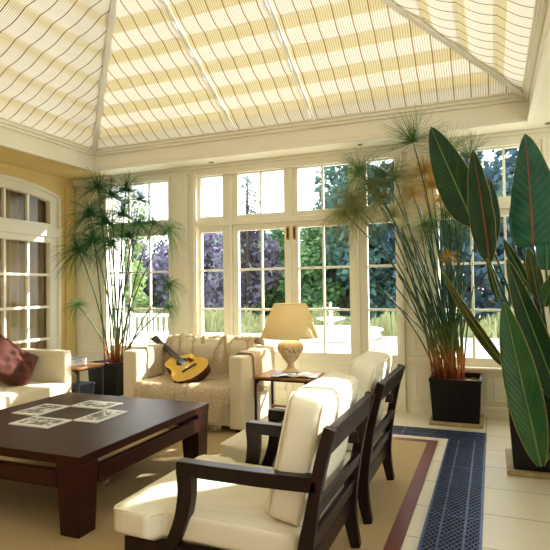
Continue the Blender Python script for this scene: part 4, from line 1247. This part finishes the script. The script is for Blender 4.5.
# ------------------------------------------------------------------ garden
GZ = -.15
MB().box(-60, 40, YB+WT, 80, -.4, GZ-.03).build('ground', M['lawn'], kind='structure')
q = MB(); q.box(-16, 9, YB+WT, 17.2, -.4, GZ); q.box(XR+.3, 9, -12, YB+WT, -.4, GZ); q.box(-16, XR+.3, -12, YF-.3, -.4, GZ)  # right and front slabs are unseen, added to bounce sunlight indoors
q.build('terrace', M['terrace'], kind='structure')
rgt = random.Random(3)
def crown(blobs, n, size, flat=1.0):
    mb = MB()
    tot = sum(b[3]*b[3]*b[4] for b in blobs)
    for (cx, cy, cz, rx, rz) in blobs:
        m = int(n*rx*rx*rz/tot)+8
        for i in range(m):
            u_, v_ = rgt.random()*2*PI, math.acos(rgt.uniform(-1, 1)); rr = rgt.random()**.38
            c_ = V((cx+rx*rr*math.sin(v_)*math.cos(u_), cy+rx*.8*rr*math.sin(v_)*math.sin(u_), cz+rz*rr*math.cos(v_)))
            a = V((rgt.gauss(0, 1), rgt.gauss(0, 1), rgt.gauss(0, .8))).normalized(); b_ = a.cross(V((rgt.gauss(0, 1), rgt.gauss(0, 1), rgt.gauss(0, 1)))).normalized()
            s = size*rgt.uniform(.6, 1.3)
            mb.add([c_-a*s, c_+b_*s*.55, c_+a*s, c_-b_*s*.55], [(0, 1, 2, 3)])
    return mb
def tree(name, px, Y, pytop, wd, mat, label, dens=2600, size=.22, low=.3, cat='tree', group='trees beyond the terrace', nb=9):
    g = V((P(px, 300, Y).x, Y, GZ)); zt_ = P(px, pytop, Y).z
    t_ = thing(name, tuple(g), label, cat, group); hh = zt_-GZ
    blobs = []
    for i in range(nb):
        k = i/(nb-1); z = GZ+hh*(low+(1-low)*k*.92)
        r = wd*(.35+.65*math.sin(PI*(.15+.8*k)))
        blobs.append((g.x+rgt.uniform(-.5, .5)*wd*.8, Y+rgt.uniform(-.5, .5)*wd*.5, z, r*.62, hh*.13+.25))
    crown(blobs, dens, size).build('crown', M[mat], t_)
    MB().tube([(g.x, Y, GZ-.05), (g.x+.1, Y, GZ+hh*.4), (g.x, Y, GZ+hh*.85)], [.05*wd+.06, .04*wd+.04, .02], 8).build('trunk', M['bark'], t_)
    return t_
tree('purple_beech', 196, 31, 222, 4.6, 'fol_purple', 'purple grey leaved tree seen through the left sidelight', 8500, .20, .02)
tree('purple_beech', 244, 27, 224, 2.4, 'fol_purple', 'purple grey leaved tree behind the lower left door panes', 5500, .20, .02)
tree('broadleaf_tree', 272, 30, 224, 2.6, 'fol_green', 'green leaved tree in the right panes of the left door', 5500, .19, .02)
tree('broadleaf_tree', 309, 28, 224, 2.3, 'fol_green', 'light green bushy tree behind the lamp in the right door', 4500, .17, .02)
tree('broadleaf_tree', 338, 33, 236, 2.6, 'fol_blue', 'dark blue green tree filling the right door lower panes', 7000, .2, .02)
tree('broadleaf_tree', 352, 30, 150, 3.0, 'fol_blue', 'tall blue green tree rising into the fanlight above the right door', 8000, .2, .02)
tree('broadleaf_tree', 396, 27, 110, 3.6, 'fol_blue', 'tall blue green tree behind the right sidelight', 10000, .2, .02)
tree('broadleaf_tree', 470, 25, 105, 4.0, 'fol_deep', 'deep blue green tree in the left panes of the right hand window', 7000, .2, .02)
tree('broadleaf_tree', 530, 24, 100, 3.8, 'fol_deep', 'deep blue green tree in the right panes of the right hand window', 7000, .2, .02)
tree('broadleaf_tree', 585, 22, 110, 3.5, 'fol_blue', 'blue green tree beyond the frame of the right hand window', 4000, .2, .02)
tree('purple_beech', 140, 30, 246, 2.2, 'fol_purple', 'purple grey tree behind the papyrus in the left corner window', 3400, .2, .02)
tree('purple_beech', 162, 33, 246, 2.6, 'fol_purple', 'purple grey tree in the left corner window', 3800, .2, .02)
tree('broadleaf_tree', 132, 24, 190, 2.0, 'fol_pale', 'pale green sparse tree in the upper panes of the left corner window', 700, .14, .35)
tree('broadleaf_tree', 128, 20, 268, 1.3, 'fol_pale', 'pale yellow green bush in the left corner window', 1500, .12, .02, nb=6)
# conifer with bare tiers
g = P(248, 300, 26); g.z = GZ; zt_ = P(248, 166, 26).z
cf_ = thing('conifer', tuple(g), 'sparse conifer with a bare trunk in the fanlight above the left door', 'tree')
MB().tube([(g.x, 26, GZ), (g.x, 26, zt_*.6), (g.x+.05, 26, zt_)], [.12, .09, .03], 8).build('trunk', M['bark'], cf_)
br = MB(); nd = MB()
for i in range(46):
    z = 2.5+(zt_-2.7)*i/45; a = rgt.random()*2*PI; l = .7+1.5*(1-(z-2.5)/(zt_-2.4))
    e = V((g.x+l*math.cos(a), 26+l*math.sin(a), z-.28*l)); br.tube([(g.x, 26, z), e], [.03, .008], 5)
    for k in range(16):
        q = V((g.x, 26, z)).lerp(e, rgt.uniform(.3, 1.05)); d_ = V((rgt.gauss(0, .22), rgt.gauss(0, .22), rgt.gauss(-.12, .12)))
        s = d_.cross(V((0, 0, 1))).normalized()*.04; nd.add([q-s, q+d_-s*.4, q+d_+s*.4, q+s], [(0, 1, 2, 3)])
br.build('branches', M['bark'], cf_); o = nd.build('needles', M['fol_grey'], cf_); o['kind'] = 'stuff'
# flower border and grasses
bd = MB()
for i in range(9000):
    x = rgt.uniform(-16, 6); y = 17.5+rgt.random()*3.5
    h = rgt.uniform(.15, .62)*(1+.5*math.sin(x*1.7)); lean = V((rgt.gauss(0, .12), rgt.gauss(0, .12), h)); s = V((.028, 0, 0)) if rgt.random() < .6 else V((.05, 0, 0))
    p = V((x, y, GZ-.05)); bd.add([p-s, p+s, p+lean+s*.3, p+lean-s*.3], [(0, 1, 2, 3)])
o = tag(bd.build('flower_border', M['fol_tuft']), 'pale grasses and flowers in the border beyond the terrace', 'flower border'); o['kind'] = 'stuff'
# fountain
fx = P(331, 330, 16.2).x; fy = 16.2
fo = thing('garden_fountain', (fx, fy, GZ), 'pale stone tiered fountain on the terrace seen beside the lamp', 'fountain')
MB().lathe([(1.5, 0), (1.55, .06), (1.5, .20), (1.6, .24), (1.6, .28), (1.35, .28), (1.3, .12), (.3, .10)], (fx, fy, GZ), 40).build('pool_basin', M['whitestone'], fo)
MB().lathe([(.14, .1), (.16, .16), (.09, .22), (.07, .42), (.12, .50), (.42, .58), (.46, .63), (.40, .62), (.10, .54), (.05, .62), (.05, .80), (.08, .84), (.25, .90), (.27, .94), (.22, .93), (.04, .90), (.03, 1.02), (.05, 1.06), (.01, 1.12)], (fx, fy, GZ), 28).build('tiers', M['whitestone'], fo)
# white garden balustrade seen from the corner window
ba = thing('garden_balustrade', (P(150, 330, 12).x, 12, GZ), 'white garden balustrade seen through the left corner window', 'balustrade')
xa, xb = P(112, 330, 12).x, P(185, 330, 12).x
MB().box(xa, xb, 11.95, 12.05, GZ+.86, GZ+.94).build('top_rail', M['whitepaint'], ba, bevel=.01)
MB().box(xa, xb, 11.95, 12.05, GZ, GZ+.10).build('bottom_rail', M['whitepaint'], ba, bevel=.01)
for i in range(14):
    x = xa+.06+(xb-xa-.12)*i/13; MB().lathe([(.035, .10), (.02, .2), (.045, .42), (.03, .66), (.035, .86)], (x, 12, GZ), 10).build('baluster', M['whitepaint'], ba)
# white outdoor pier beside the corner window
pi_ = thing('garden_pier', (P(114, 300, 7.35).x, 7.3, GZ), 'white painted pier standing outside the left corner window', 'pier')
pxa, pxb = P(108, 300, 7.35).x, P(121, 300, 7.35).x
MB().box(pxa, pxb, 7.15, 7.45, GZ, 2.55).build('shaft', M['whitepaint'], pi_, bevel=.01)
MB().box(pxa-.05, pxb+.05, 7.1, 7.5, 2.55, 2.66).build('capstone', M['whitestone'], pi_, bevel=.02)

# ------------------------------------------------------------------ light
sun = bpy.data.objects.new('sun', bpy.data.lights.new('sun', 'SUN')); C.objects.link(sun)
sun.data.energy = 7.5; sun.data.angle = math.radians(.6); sun.data.color = (1, .97, .92)
az = V((.70, .71, 0)).normalized(); el = math.radians(31)
sd_ = az*math.cos(el)+V((0, 0, math.sin(el)))
sun.rotation_euler = sd_.to_track_quat('Z', 'Y').to_euler()
wd_ = bpy.data.worlds.new('world'); S.world = wd_; wd_.use_nodes = True
bg = wd_.node_tree.nodes['Background']
bg.inputs[0].default_value = (.93, .97, 1.0, 1); bg.inputs[1].default_value = 2.3
S.view_settings.view_transform = 'Standard'; S.view_settings.look = 'None'; S.view_settings.gamma = 1
S.view_settings.use_curve_mapping = False
S.view_settings.exposure = .95
